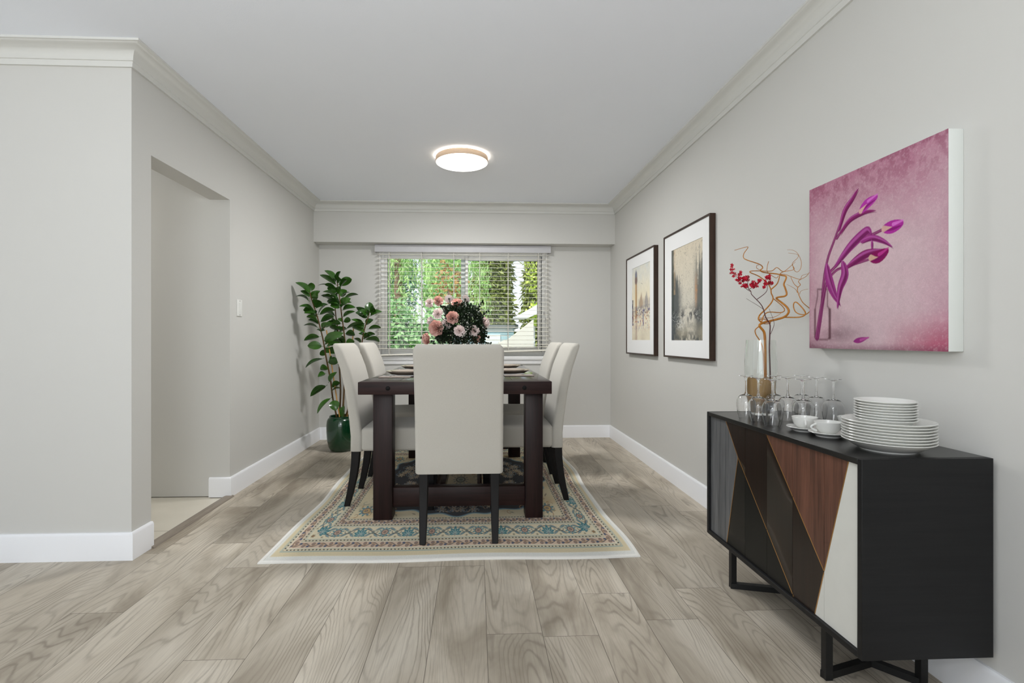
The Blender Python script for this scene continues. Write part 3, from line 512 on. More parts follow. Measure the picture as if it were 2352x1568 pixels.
# ------------------------------------------------------------------ ceiling lamp and switch
lp=thing('ceiling_lamp','round flush ceiling lamp with a pale wooden ring and glowing white diffuser','lamp',(-.109,3.80,H))
R=.198
MB().lathe([(.0,0),(R-.02,0),(R-.02,-.012),(.0,-.012)],n=64).build('base_plate',M['vinyl'],lp)
MB().lathe([(R-.02,-.001),(R-.003,-.001),(R-.003,-.010),(R-.02,-.010)],n=64,closed=True).build('light_strip',M['lampstrip'],lp)
MB().lathe([(R-.012,-.010),(R-.001,-.010),(R,-.012),(R,-.048),(R-.002,-.050),(R-.012,-.050)],n=72,closed=True,smooth=False).build('wooden_ring',M['lampring'],lp)
MB().lathe([(R-.012,-.02),(R-.012,-.046),(R-.003,-.0505),(R-.010,-.055),(R-.05,-.058),(.08,-.061),(0,-.062)],n=72).build('diffuser',M['lampwhite'],lp)

sw=thing('light_switch','small white rocker switch plate on the wall past the doorway','switch',(XL,3.549,1.267),PI/2)
# local: x along wall (towards +y after rotation), -y out of the wall
MB().rbox((0,-.003,0),(.036,.0035,.058),.003,3).build('switch_plate',M['switch'],sw)
k=MB(); k.loft([[(-.017,-.0065,zz),(.017,-.0065,zz),(.017,-.0065-d,zz),(-.017,-.0065-d,zz)] for zz,d in ((-.034,.001),(.034,.005))],smooth=False); k.build('rocker',M['switch'],sw)
for zz in (-.048,.048): MB().lathe([(.0,0),(.003,0),(.0025,.0012),(0,.0014)],n=12).build('screw',M['metal'],sw)
for i,c in enumerate([c for c in SC.objects if c.parent==sw and c.name.startswith('screw')]):
    c.rotation_euler=(PI/2,0,0); c.location=(0,-.0065,(-.048,.048)[i])
# ------------------------------------------------------------------ rug (pattern knotted into a fine grid)
def smooth_noise(h,w,cells,seed,octs=3):
    r=np.random.default_rng(seed); out=np.zeros((h,w)); amp=1; tot=0
    for o in range(octs):
        ch=max(2,int(cells*h/max(h,w))*2**o+2); cw=max(2,int(cells*w/max(h,w))*2**o+2)
        g=r.random((ch+2,cw+2)); yy=np.linspace(0,ch-.001,h); xx=np.linspace(0,cw-.001,w)
        y0=yy.astype(int); x0=xx.astype(int); fy=(yy-y0)[:,None]; fx=(xx-x0)[None]; fy=fy*fy*(3-2*fy); fx=fx*fx*(3-2*fx)
        out+=amp*((g[y0][:,x0]*(1-fx)+g[y0][:,x0+1]*fx)*(1-fy)+(g[y0+1][:,x0]*(1-fx)+g[y0+1][:,x0+1]*fx)*fy); tot+=amp; amp*=.55
    return out/tot
class Art:
    """a small painted surface: X, Y are metres across and up"""
    def __init__(self,w,h,step,bg):
        self.nx=int(round(w/step))+1; self.ny=int(round(h/step))+1
        self.X,self.Y=np.meshgrid(np.linspace(0,w,self.nx),np.linspace(0,h,self.ny))
        self.C=np.zeros((self.ny,self.nx,3)); self.C[:]=lin(bg); self.w=w; self.h=h; self.step=step
    def put(self,mask,c,a=1.0):
        c=np.array(c if max(c)<=1.0 and not all(isinstance(q,int) for q in c) else lin(c)); m=(np.clip(mask,0,1)*a)[...,None]
        self.C=self.C*(1-m)+c*m
    def stroke(self,pts,w0,w1=None,c=(0,0,0),a=1.0,soft=None,prof=None):
        w1=w0 if w1 is None else w1; pts=np.array(pts); n=len(pts)-1; best=np.full(self.X.shape,9.0); T=np.zeros(self.X.shape)
        pad=max(w0,w1)*2+.01
        ix0=max(0,int((pts[:,0].min()-pad)/self.w*(self.nx-1))); ix1=min(self.nx,int((pts[:,0].max()+pad)/self.w*(self.nx-1))+2)
        iy0=max(0,int((pts[:,1].min()-pad)/self.h*(self.ny-1))); iy1=min(self.ny,int((pts[:,1].max()+pad)/self.h*(self.ny-1))+2)
        if ix1<=ix0 or iy1<=iy0: return
        X=self.X[iy0:iy1,ix0:ix1]; Y=self.Y[iy0:iy1,ix0:ix1]; best=np.full(X.shape,9.0)
        for i in range(n):
            ax,ay=pts[i]; bx,by=pts[i+1]; dx,dy=bx-ax,by-ay; L=dx*dx+dy*dy+1e-12
            t=np.clip(((X-ax)*dx+(Y-ay)*dy)/L,0,1); d=np.hypot(X-ax-t*dx,Y-ay-t*dy); f=(i+t)/n
            w=prof(f) if prof is not None else w0+(w1-w0)*f
            best=np.minimum(best,d-w)
        s=soft or self.step*.7
        m=np.clip(.5-best/(2*s),0,1)[...,None]*a
        self.C[iy0:iy1,ix0:ix1]=self.C[iy0:iy1,ix0:ix1]*(1-m)+np.array(lin(c))*m
    def spot(self,fn,cx,cy,R):
        """fn(dx,dy)->list of (mask,colour) painted inside a window around (cx,cy)"""
        ix0=max(0,int((cx-R)/self.w*(self.nx-1))); ix1=min(self.nx,int((cx+R)/self.w*(self.nx-1))+2)
        iy0=max(0,int((cy-R)/self.h*(self.ny-1))); iy1=min(self.ny,int((cy+R)/self.h*(self.ny-1))+2)
        if ix1<=ix0 or iy1<=iy0: return
        sub=self.C[iy0:iy1,ix0:ix1]
        for m,c in fn(self.X[iy0:iy1,ix0:ix1]-cx,self.Y[iy0:iy1,ix0:ix1]-cy):
            m=np.clip(m,0,1)[...,None]; sub=sub*(1-m)+np.array(lin(c))*m
        self.C[iy0:iy1,ix0:ix1]=sub
    def mesh(self,name,pos,mat,parent=None):
        """pos(X,Y)->(x,y,z) arrays"""
        x,y,z=pos(self.X,self.Y); co=np.stack([x,y,z],-1).reshape(-1,3).astype(np.float32); nx,ny=self.nx,self.ny
        i=np.arange(nx-1)[None]+nx*np.arange(ny-1)[:,None]
        q=np.stack([i,i+1,i+1+nx,i+nx],-1).reshape(-1,4).astype(np.int32)
        me=bpy.data.meshes.new(name); me.vertices.add(len(co)); me.vertices.foreach_set('co',co.ravel())
        me.loops.add(q.size); me.loops.foreach_set('vertex_index',q.ravel()); me.polygons.add(len(q)); me.polygons.foreach_set('loop_start',np.arange(0,q.size,4,dtype=np.int32))
        me.polygons.foreach_set('use_smooth',np.ones(len(q),bool)); me.update(calc_edges=True)
        a=me.color_attributes.new('Col','FLOAT_COLOR','POINT'); a.data.foreach_set('color',np.concatenate([self.C.reshape(-1,3),np.ones((nx*ny,1))],1).astype(np.float32).ravel())
        me.materials.append(mat); o=bpy.data.objects.new(name,me); COL.objects.link(o)
        if parent is not None: o.parent=parent
        return o

def aa(d,s): return np.clip(.5-d/(2*s),0,1)
NAVY=(22,24,40); CREAM=(236,222,186); TEAL=(38,128,140); SKY=(150,188,196); SAGE=(152,160,140); ROSEB=(206,172,150); TAN=(186,138,84); OCH=(222,186,124); DARK=(46,40,42); BLUE=(40,74,112); IVORY=(240,232,210)
RUGX0,RUGX1,RUGY0,RUGY1=-1.005,.775,2.385,5.075
def rug_art():
    Wd=1.78; SY=2.1; Hd=2.69/SY; st=.0033
    A=Art(Wd,Hd,st,IVORY)
    # step differs along y: finer rows so that a knot is about 3 mm square on the floor
    A.ny=int(2.69/st)+1; A.X,A.Y=np.meshgrid(np.linspace(0,Wd,A.nx),np.linspace(0,Hd,A.ny)); A.C=np.zeros((A.ny,A.nx,3)); A.C[:]=lin(IVORY)
    hx,hy=Wd/2,Hd/2; X=A.X-hx; Y=A.Y-hy; dx=hx-np.abs(X); dy=hy-np.abs(Y); d=np.minimum(dx,dy)
    side=dx<dy; t=np.where(side,Y,X)              # along the nearest edge
    s=.0022
    def band(a,b): return np.minimum(aa(a-d,s),aa(d-b,s))
    A.put(band(.0,.026),(232,232,226)); A.put(band(.026,.05),(222,208,172)); A.put(band(.050,.0525),TEAL)
    def dots(a,b):
        A.put(band(a,b),(222,208,176)); u=((t*1.0)%.0175)/.0175; k=(np.abs(u-.5+ (d-(a+b)/2)*16)<.2)&(d>a+.002)&(d<b-.002); A.put(k*1.0,DARK)
        A.put(band(a-.0012,a+.0006),SAGE); A.put(band(b-.0006,b+.0012),SAGE)
    dots(.056,.066)
    def scroll(a,b,per,ph=0):
        m=(a+b)/2; h=(b-a)/2; A.put(band(a,b),(222,196,172)); u=t/per*2*PI+ph; n=d-m
        A.put(aa(np.abs(n-h*.55*np.sin(u))-.0022,s)*band(a,b),NAVY)
        A.put(aa(np.abs(n-h*.55*np.sin(u+.9))-.0012,s)*band(a,b),TAN)
        q=(u/(2*PI))%1
        for c,sg in ((.25,-.35),(.75,.35)):
            r=np.hypot((q-c)*per,n-sg*h); A.put(aa(r-h*.42,s)*band(a,b),(196,150,126)); A.put(aa(np.abs(r-h*.42)-.0012,s)*band(a,b),NAVY); A.put(aa(r-h*.14,s)*band(a,b),TEAL)
        for c,sg in ((.02,.5),(.5,-.5)):
            e=np.abs((q-c+.5)%1-.5)*per; A.put(aa(np.hypot(e*.7,n-sg*h)-h*.3,s)*band(a,b),BLUE)
    scroll(.072,.106,.086)
    dots(.110,.120)
    A.put(band(.1215,.209),(238,226,194)); A.put(band(.1235,.125),SKY); A.put(band(.2055,.207),SKY)
    dots(.211,.221); scroll(.224,.252,.072,1.0); dots(.2545,.2635)
    # field
    fld=aa(.266-d,s); A.put(fld,CREAM); nz=smooth_noise(A.ny,A.nx,14,5); A.put(fld*np.clip((nz-.5)*5,0,1),OCH,.35)
    # navy lobed medallion with pale outline
    fx,fy=hx-.268,hy-.268; ang=np.arctan2(Y/fy,X/fx); rr=(np.abs(X/fx)**2.5+np.abs(Y/fy)**2.5)**(1/2.5)
    lob=.93+.025*np.cos(8*ang)+.028*np.cos(20*ang)+.03*np.exp(-(Y/.05)**2)
    edge=(rr-lob)*.40
    A.put(aa(edge-.012,s)*fld,SKY); A.put(aa(edge-.006,s)*fld,(92,124,140)); A.put(aa(edge,s)*fld,(20,21,32))
    inn=(rr-(.36+.05*np.cos(8*ang)+.03*np.cos(16*ang)))*.42
    A.put(aa(inn-.005,s),TAN); A.put(aa(inn,s),(214,198,164))
    # stamps
    def palmette(cx,cy,r,rot=0,pal=(TEAL,SKY,ROSEB,NAVY),n=8):
        def fn(x,y):
            a=np.arctan2(y,x)-rot; q=np.hypot(x,y)/r
            pet=.78+.22*np.cos(n*a); o=[(aa((q-pet)*r,s),pal[0]),(aa((q-pet*.78)*r,s)*(np.cos(n*a)>-.2),pal[1]),(aa((q-.5)*r,s),pal[2]),(aa((np.abs(q-.52)-.05)*r,s),pal[3]),(aa((q-.2)*r,s),pal[3]),(aa((q-.1)*r,s),pal[2])]
            return o
        A.spot(fn,cx+hx,cy+hy,r*1.25)
    def leafburst(cx,cy,r,rot):
        for k,(da,l) in enumerate(((-1.9,.62),(-1.25,.8),(-.62,.92),(0,1.08),(.62,.92),(1.25,.8),(1.9,.62))):
            a=rot+da; p=lambda f:r*.17*np.sin(PI*np.clip(f,0,1)*.97+.05)
            A.stroke([(cx+hx,cy+hy),(cx+hx+r*l*math.cos(a),cy+hy+r*l*math.sin(a))],.01,.01,TEAL,prof=p)
            A.stroke([(cx+hx,cy+hy),(cx+hx+r*l*.6*math.cos(a),cy+hy+r*l*.6*math.sin(a))],r*.05,r*.02,(214,222,208))
        A.stroke([(cx+hx,cy+hy),(cx+hx-r*.35*math.cos(rot),cy+hy-r*.35*math.sin(rot))],.0025,.001,BLUE)
    def curl(cx,cy,r,a0,turn,c=NAVY,w=.0022):
        P=[]
        for i in range(18):
            f=i/17; a=a0+turn*f*4.4; q=r*(1-.75*f); P.append((cx+hx+q*math.cos(a),cy+hy+q*math.sin(a)))
        A.stroke(P,w,w*.5,c)
    def leaf(cx,cy,l,a,c=NAVY,c2=SKY,w=.24):
        P=[(cx+hx-l/2*math.cos(a),cy+hy-l/2*math.sin(a)),(cx+hx+l*.1*math.cos(a+.35),cy+hy+l*.1*math.sin(a+.35)),(cx+hx+l/2*math.cos(a),cy+hy+l/2*math.sin(a))]
        A.stroke(P,.01,.01,c,prof=lambda f:l*w*np.sin(PI*np.clip(f,.02,.98))*.6); A.stroke(P,.01,.01,c2,prof=lambda f:l*w*.3*np.sin(PI*np.clip(f,.02,.98)))
    # main border: alternate palmettes and teal leaf bursts linked by vines
    m=.1655
    def border(n,half,put):
        per=2*half/n
        for i in range(n):
            c=-half+per*(i+.5)
            put(i,c,per)
    def pt(sd,c,off):               # side 0 bottom,1 top,2 left,3 right ; off from band centre towards the field
        q=m+off
        return [(c,-hy+q),(c,hy-q),(-hx+q,c),(hx-q,c)][sd]
    nrm=[PI/2,-PI/2,0,PI]
    for sd,half,n in ((0,hx-m-.03,11),(1,hx-m-.03,11),(2,hy-m-.03,7),(3,hy-m-.03,7)):
        per=2*half/n; pts=[]
        for i in range(n*16+1):
            c=-half+2*half*i/(n*16); x,y=pt(sd,c,.026*math.cos(PI*c/per+ (PI/2 if n%2==0 else 0))); pts.append((x+hx,y+hy))
        A.stroke(pts,.0022,.0022,(40,52,64))
        pts=[]
        for i in range(n*16+1):
            c=-half+2*half*i/(n*16); x,y=pt(sd,c,-.026*math.cos(PI*c/per+(PI/2 if n%2==0 else 0))); pts.append((x+hx,y+hy))
        A.stroke(pts,.0016,.0016,(90,146,150))
        for i in range(n):
            c=-half+per*(i+.5); x,y=pt(sd,c,0)
            if i%2==0: palmette(x,y,.033,nrm[sd],n=10)
            else:
                x,y=pt(sd,c,-.016); leafburst(x,y,.048,nrm[sd])
            for sg in (-1,1):
                xx,yy=pt(sd,c+sg*per*.3,.022); leaf(xx,yy,.04,nrm[sd]+sg*1.1,NAVY,SKY)
                xx,yy=pt(sd,c+sg*per*.33,-.02); leaf(xx,yy,.036,nrm[sd]-sg*.9,NAVY,SKY)
                xx,yy=pt(sd,c+sg*per*.46,.004); curl(xx,yy,.02,nrm[sd]+sg*1.5,sg,(44,62,70),.0018); 
                xx,yy=pt(sd,c+sg*per*.5,-.03); palmette(xx,yy,.006,0,(SAGE,SAGE,TAN,SAGE),5)
    for sx in (-1,1):
        for sy in (-1,1):
            leafburst(sx*(hx-m-.006),sy*(hy-m-.006),.05,math.atan2(-sy,-sx)); palmette(sx*(hx-.145),sy*(hy-.145),.012,0,(SAGE,OCH,TAN,NAVY),6)
    # field corners
    rnd=random.Random(4)
    for sx in (-1,1):
        for sy in (-1,1):
            cx,cy=sx*(fx-.07),sy*(fy-.06)
            palmette(cx,cy,.045,.3*sx,(TEAL,SKY,OCH,BLUE),9)
            for k in range(26):
                x=sx*(fx-.02-rnd.random()*.30); y=sy*(fy-.015-rnd.random()*.16)
                if math.hypot(x/fx,y/fy)>1.02:
                    curl(x,y,.016+rnd.random()*.014,rnd.random()*6,rnd.choice((-1,1)),rnd.choice((TAN,(172,116,66),SAGE)),.002)
            for k in range(30):
                x=sx*(fx-.02-rnd.random()*.36); y=sy*(fy-.012-rnd.random()*.2)
                if math.hypot(x/fx,y/fy)>1.0: leaf(x,y,.026,rnd.random()*6,rnd.choice((TEAL,TAN,BLUE)),OCH)
    # medallion flowers and vines (four-fold symmetric)
    def sym(f):
        for sx in (-1,1):
            for sy in (-1,1): f(sx,sy)
    for k in range(44):
        a=rnd.random()*PI/2; q=.45+.40*rnd.random(); x,y=q*fx*math.cos(a),q*fy*math.sin(a); r=.016+.016*rnd.random(); col=rnd.choice([((206,184,150),(170,150,130),(226,206,170),DARK),((190,166,140),(130,160,170),(214,190,160),NAVY)])
        b=rnd.random()*6; tt=rnd.choice((-1,1))
        sym(lambda sx,sy:palmette(sx*x,sy*y,r,b,col,7))
        sym(lambda sx,sy:curl(sx*(x+.025),sy*(y+.012),.022,(b if sx>0 else PI-b)*sy,tt*sx*sy,(130,160,178),.0019))
        sym(lambda sx,sy:leaf(sx*(x-.03),sy*(y+.02),.026,(b if sx>0 else PI-b)*sy,(204,180,150),(150,120,100)))
    palmette(0,0,.06,0,((150,150,140),(206,190,158),(176,172,156),DARK),12); palmette(0,0,.028,0,(SAGE,IVORY,SAGE,DARK),8)
    for k in range(8):
        a=PI*2*k/8+.2; palmette(.17*math.cos(a),.085*math.sin(a),.017,a,((176,124,80),OCH,ROSEB,TAN),6); curl(.12*math.cos(a+.3),.06*math.sin(a+.3),.018,a,1,DARK,.0018)
    nz=smooth_noise(A.ny,A.nx,9,8)[...,None]; A.C*= .93+.14*nz
    return A,SY
RA,SY=rug_art()
M['rug']=vcol('woven_rug',.95,.08,.5,(420,420,420),.15)
M['rugedge']=fabric('rug_binding',(232,230,224))
rug=thing('area_rug','cream and navy floral oriental rug with a white bound edge under the dining table','rug',((RUGX0+RUGX1)/2,RUGY0,0))
def rug_pos(X,Y):
    x=X-.89; y=Y*SY; e=np.clip((np.abs(x)-.6)/.29,0,1)
    wob=.012*np.sin(y*4.3+1.0)*e*np.sign(x)+.004*np.sin(y*9)*e; ey=np.clip(1-y/.5,0,1)
    return x+wob, y+ey*.007*np.sin(x*7+.5), .0085+.0008*np.sin(x*9)*np.sin(y*7)
RA.mesh('pile',rug_pos,M['rug'],rug)
e=MB(); n=120
loop=[(i/n*1.78,0) for i in range(n)]+[(1.78,i/n*2.69) for i in range(n)]+[(1.78-i/n*1.78,2.69) for i in range(n)]+[(0,2.69-i/n*2.69) for i in range(n)]
rings=[]
for x,y in loop:
    px,py,_=rug_pos(np.array(x),np.array(y/SY)); cx,cy=0,1.345
    ox=.006*np.sign(px) if x in (0,1.78) else 0; oy=(-.006 if y==0 else .006 if y==2.69 else 0)
    px,py=float(px),float(py); ix=-.012*np.sign(px) if x in(0,1.78) else 0; iy=.012 if y==0 else -.012 if y==2.69 else 0
    rings.append([(px+ix,py+iy,.0095),(px,py,.0105),(px+ox*.8,py+oy*.8,.008),(px+ox,py+oy,.004),(px+ox,py+oy,.0002),(px+ix,py+iy,.0002)])
rings.append(rings[0]); e.loft(rings,cap=False); e.build('binding',M['rugedge'],rug)

RT=.0095                                    # rug top: what the furniture stands on
# ------------------------------------------------------------------ dining table
TX0,TX1,TY0,TY1,TZ0,TZ1=-.655,.425,2.80,4.62,.743,.813
tb=thing('dining_table','long dark espresso wooden trestle dining table with plank top on the rug','table',(-.115,3.71,RT))
def loc(p): return (p[0]+.115,p[1]-3.71,p[2]-RT)
def LB(mb,a,b,bev=.003,mat=0): return mb.box(loc(a),loc(b),mat,bev)
bw=(TX1-TX0)/5
for i in range(5):
    LB(MB(),(TX0+bw*i+.0006,TY0+.11,TZ0+.012),(TX0+bw*(i+1)-.0006,TY1-.11,TZ1),.0025).build('top_board',M['table'],tb)
for y0,y1 in ((TY0,TY0+.1085),(TY1-.1085,TY1)): LB(MB(),(TX0,y0,TZ0),(TX1,y1,TZ1),.003).build('breadboard_end',M['tablex'],tb)
for x in (TX0,TX1-.03): LB(MB(),(x,TY0+.11,TZ0),(x+.03,TY1-.11,TZ0+.0115),.001).build('side_apron',M['table'],tb)
for x in (-.49,.27):
    o=MB().lathe([(0,.004),(.009,.004),(.0125,.001),(.0125,-.002),(0,-.002)],n=20).build('peg',M['peg'],tb); o.rotation_euler=(PI/2,0,0); o.location=loc((x,TY0,.778))
LX=((-.593,-.483),(.285,.388)); LY=((2.905,3.01),(4.41,4.515))
for x0,x1 in LX:
    for y0,y1 in LY: LB(MB(),(x0,y0,RT),(x1,y1,TZ0+.012 if False else TZ0),.004).build('leg',M['tablez'],tb)
for y0,y1 in LY:
    LB(MB(),(LX[0][1],y0+.02,.078),(LX[1][0],y1-.02,.19),.003).build('stretcher',M['tablex'],tb)
for x0,x1 in ((-.243,-.188),(.006,.034)): LB(MB(),(x0,2.99,.115),(x1,4.43,.19),.003).build('long_rail',M['table'],tb)

# ------------------------------------------------------------------ dining chairs
def make_chair(label,loc_,rz):
    t=thing('dining_chair',label,'chair',loc_,rz,'upholstered dining chairs around the table')   # local: faces +y, rear foot at y=0
    z=-RT
    prof=[(.355,.0,.072),(.362,-.001,.074),(.45,0,.072),(.54,-.008,.069),(.63,-.02,.067),(.72,-.033,.066),(.80,-.049,.066),(.87,-.066,.064),(.935,-.088,.06),(.975,-.101,.057),(1.0,-.109,.053),(1.012,-.111,.045),(1.02,-.108,.034),(1.0245,-.1,.018)]
    rings=[]
    for zz,f,th in prof:
        hw=.2275; k=0
        if zz>.99: k=(zz-.99)/.0345; hw=.2275-.022*k*k
        if zz<.36: hw-=.005
        c0=f; c1=f+th; r=min(.02,th*.42); ring=[]
        for cx,cy,a0 in ((hw-r,c1-r,0),(-hw+r,c1-r,PI/2),(-hw+r,c0+r,PI),(hw-r,c0+r,1.5*PI)):
            for i in range(5):
                a=a0+PI/2*i/4; 
                ring.append((cx+r*math.cos(a),cy+r*math.sin(a),zz+z+(.004*(1-(cx/hw)**2) if zz>.99 else 0)))
        # points along the long faces so that the top can crown
        rings.append(ring)
    MB().loft(rings).build('backrest',M['fabric'],t)
    def crown(R):
        x,y,zq=R
        if zq>0: zq+= .018*max(0,1-(x/.225)**2)*max(0,1-((y)/.24)**2)
        return [x,y,zq]
    MB().rbox((0,.298,.4275+z),(.2255,.2335,.0715),.022,4,0,crown).build('seat',M['fabric'],t)
    for s in (-1,1):
        rg=[]
        for zz,f,w in ((.356,.028,.046),(.28,.024,.044),(.19,.012,.041),(.09,-.008,.037),(RT,-.028,.031)):
            x=s*.184; rg.append([(x-w/2,f-w*.55,zz+z),(x+w/2,f-w*.55,zz+z),(x+w/2,f+w*.55,zz+z),(x-w/2,f+w*.55,zz+z)])
        MB().loft(rg,smooth=False).build('leg',M['legblack'],t,bevel=.003)
    for s in (-1,1):
        rg=[]
        for zz,w in ((.357,.046),(RT,.034)):
            x=s*.19; f=.49; rg.append([(x-w/2,f-w/2,zz+z),(x+w/2,f-w/2,zz+z),(x+w/2,f+w/2,zz+z),(x-w/2,f+w/2,zz+z)])
        MB().loft(rg,smooth=False).build('leg',M['legblack'],t,bevel=.003)
    return t
ch=make_chair('beige upholstered dining chair at the head of the table, back turned',(-.088,2.59,RT),0)
copy_thing(ch,(-.779,3.355,RT),-PI/2,'beige dining chair on the doorway side of the table, nearer the head chair')
copy_thing(ch,(-.779,4.03,RT),-PI/2,'beige dining chair on the doorway side of the table, nearer the window')
copy_thing(ch,(.556,3.415,RT),PI/2,'beige dining chair on the picture wall side, nearer the head chair')
copy_thing(ch,(.556,4.04,RT),PI/2,'beige dining chair on the picture wall side, nearer the window')

# ------------------------------------------------------------------ place settings
def plate_prof(Rr,foot,rim,th=.0032,fz=.004,well=None):
    w=well or foot+.006
    return [(0,fz),(foot-.004,fz),(foot-.003,0),(foot,0),(foot+.001,fz),(w+.006,fz+.002),(Rr-.002,rim-th+.0006),(Rr,rim-.0015),(Rr-.001,rim),(Rr-.004,rim),(w+.004,fz+th+.0022),(w-.006,fz+th),(0,fz+th)]
G1='taupe plates laid on the dining table'
def setting(cx,cy,sx,who,proto):
    # sx: side of the table (-1 doorway side, +1 picture wall side)
    z=TZ1
    if not proto:
        pm=MB(); pm.lathe(plate_prof(.14,.09,.03),n=64); c=pm.build('charger_plate',M['taupe']); 
        pl=MB().lathe(plate_prof(.112,.066,.024),n=64).build('dinner_plate',M['taupe'])
        nk=MB(); nk.rbox((0,0,.004),(.095,.05,.0038),.0036,2,0,lambda R:[R[0],R[1],R[2]+.0006*math.sin(R[0]*60)]); nkp=nk.build('napkin',M['napkin'])
        fk=MB(); fk.tube([(-.095,0,.0015),(-.05,0,.002),(.0,0,.004),(.025,0,.007),(.05,0,.004)],[.0042,.0034,.0024,.0026,.006],8)
        for q in (-.0085,-.003,.003,.0085): fk.tube([(.05,q*.6,.004),(.062,q,.002),(.092,q,.006)],[.0016,.0014,.0008],6)
        f=fk.build('fork',M['steel'])
        proto.extend([c,pl,nkp,f]); objs=proto
    else:
        objs=[]
        for o in proto:
            q=o.copy(); COL.objects.link(q); objs.append(q)
    c,pl,nk,f=objs
    c.location=(cx,cy,z); pl.location=(cx,cy,z+.0085); ny=cy-.215
    nk.location=(cx+sx*.045,ny,z); f.location=(cx+sx*.03,ny,z+.0085); nk.rotation_euler=(0,0,.06*sx); f.rotation_euler=(0,0,0 if sx>0 else PI)
    tag(c,'wide taupe charger plate '+who,'plate',G1); tag(pl,'smaller taupe plate on the charger '+who,'plate',G1)
    tag(nk,'folded taupe napkin under the fork '+who,'napkin','linen napkins on the table'); tag(f,'steel fork on the napkin '+who,'fork','forks on the table')
proto=[]
setting(-.455,3.34,-1,'at the doorway side nearer the head chair',proto)
setting(-.455,3.98,-1,'at the doorway side nearer the window',proto)
setting(.228,3.44,1,'at the picture wall side nearer the head chair',proto)
setting(.22,4.05,1,'at the picture wall side nearer the window',proto)
def goblet(name,rim,maxr,maxz,bowl,h,foot,upside,th=.0011):
    """profile from the foot up; bowl: height of the bowl bottom"""
    o=[(0,0),(foot,0),(foot,.0012),(foot*.5,.004),(.006,.009),(.0036,.02),(.0034,bowl-.012),(.006,bowl-.003)]
    outer=[]; inner=[]
    for i in range(15):
        t=i/14
        z=bowl+(h-bowl)*t
        if z<maxz: u=(z-bowl)/(maxz-bowl); r=.006+(maxr-.006)*math.sqrt(max(0,1-(1-u)**2))
        else: u=(z-maxz)/(h-maxz); r=maxr+(rim-maxr)*u**1.6
        outer.append((r,z)); inner.append((max(0,r-th),z+(.0035 if i==0 else .0012 if i<3 else 0)))
    inner[0]=(0,inner[0][1])
    p=o+outer+inner[::-1]
    if upside: p=[(r,h-z) for r,z in p]
    return MB().lathe(p,n=48).build(name,M['glass'])
g0=goblet('wine_glass',.034,.040,.145,.10,.208,.030,False)
tag(g0,'clear wine glass on the table before the flowers, toward the doorway side','glass','wine glasses on the dining table'); g0.location=(-.233,3.48,TZ1)
for x,l in ((-.048,'clear wine glass on the table before the middle of the flowers'),(.056,'clear wine glass on the table before the flowers, toward the picture wall side')):
    g=g0.copy(); COL.objects.link(g); g.location=(x,3.48,TZ1); g['label']=l

# ------------------------------------------------------------------ flower arrangement
fa=thing('flower_arrangement','bouquet of pink roses, pale carnations and dark greenery on the dining table','flowers',(-.13,3.70,TZ1))
FO=Vector((-.13,3.70,TZ1))
MB().lathe([(0,0),(.05,0),(.055,.004),(.062,.05),(.058,.11),(.048,.15),(.052,.17),(.049,.17),(.045,.15),(.054,.11),(.058,.05),(.05,.008),(0,.008)],n=40).build('vase',M['porcelain'],fa)
def basis(n):
    n=Vector(n).normalized(); u=n.cross(Vector((0,0,1))); u=u.normalized() if u.length>1e-3 else Vector((1,0,0)); return n,u,n.cross(u)
def petal(mb,c,n,u,v,ang,tilt,L,W,curl,mat=0,r0=0.0,ns=6,cup=.35):
    """a cupped petal starting at radius r0, leaning out by tilt (0 = along the axis)"""
    rad=u*math.cos(ang)+v*math.sin(ang); tan=n.cross(rad)
    vs=[];fs=[]; m=5
    for i in range(ns):
        t=i/(ns-1); th=tilt+curl*t*t; w=W*math.sin(PI*(.12+.80*t))**.8*(1 if t<.95 else .8)
        p=c+rad*r0+ (n*math.cos(tilt+curl*t*.5)+rad*math.sin(tilt+curl*t*.5))*L*t
        nn=(rad*math.cos(th)-n*math.sin(th))
        for j in range(m):
            s=(j/(m-1))*2-1
            vs.append(p+tan*(s*w)-nn*(cup*W*s*s)*(1-.4*t))
    for i in range(ns-1):
        for j in range(m-1): fs.append((i*m+j,i*m+j+1,(i+1)*m+j+1,(i+1)*m+j))
    mb.add(vs,fs,mat,True)
rf=random.Random(9)
def rose(c,r,nrm):
    n,u,v=basis(nrm); b=MB(); c=c-n*r*.55
    for k,(cnt,tilt,L,W,r0,cl) in enumerate(((3,.10,.92,.17,.03,.1),(4,.16,.96,.26,.10,.15),(5,.24,.95,.34,.18,.25),(5,.34,.92,.42,.27,.35),(6,.46,.86,.47,.35,.45),(7,.6,.78,.5,.43,.6),(7,.85,.68,.5,.46,.7))):
        for i in range(cnt):
            petal(b,c,n,u,v,2*PI*i/cnt+k*.7+rf.uniform(-.15,.15),tilt+rf.uniform(-.06,.06),L*r,W*r,cl,r0=r0*r)
    return b
def carnation(c,r,nrm):
    n,u,v=basis(nrm); b=MB(); c=c-n*r*.45
    for k,(cnt,tilt,L,W) in enumerate(((6,.15,.95,.2),(9,.4,1.0,.24),(11,.7,1.02,.27),(12,1.0,1.02,.3),(12,1.3,1.0,.32))):
        for i in range(cnt): petal(b,c,n,u,v,2*PI*i/cnt+k*.5+rf.uniform(-.2,.2),tilt+rf.uniform(-.15,.15),L*r*rf.uniform(.9,1.06),W*r,rf.uniform(-.1,.5),r0=.04*r,cup=rf.uniform(-.4,.5))
    return b
def daisy(c,r,nrm):
    n,u,v=basis(nrm); b=MB()
    for i in range(14): petal(b,c,n,u,v,2*PI*i/14,1.15,r*1.02,r*.25,.2,r0=.1*r,cup=.15)
    return b
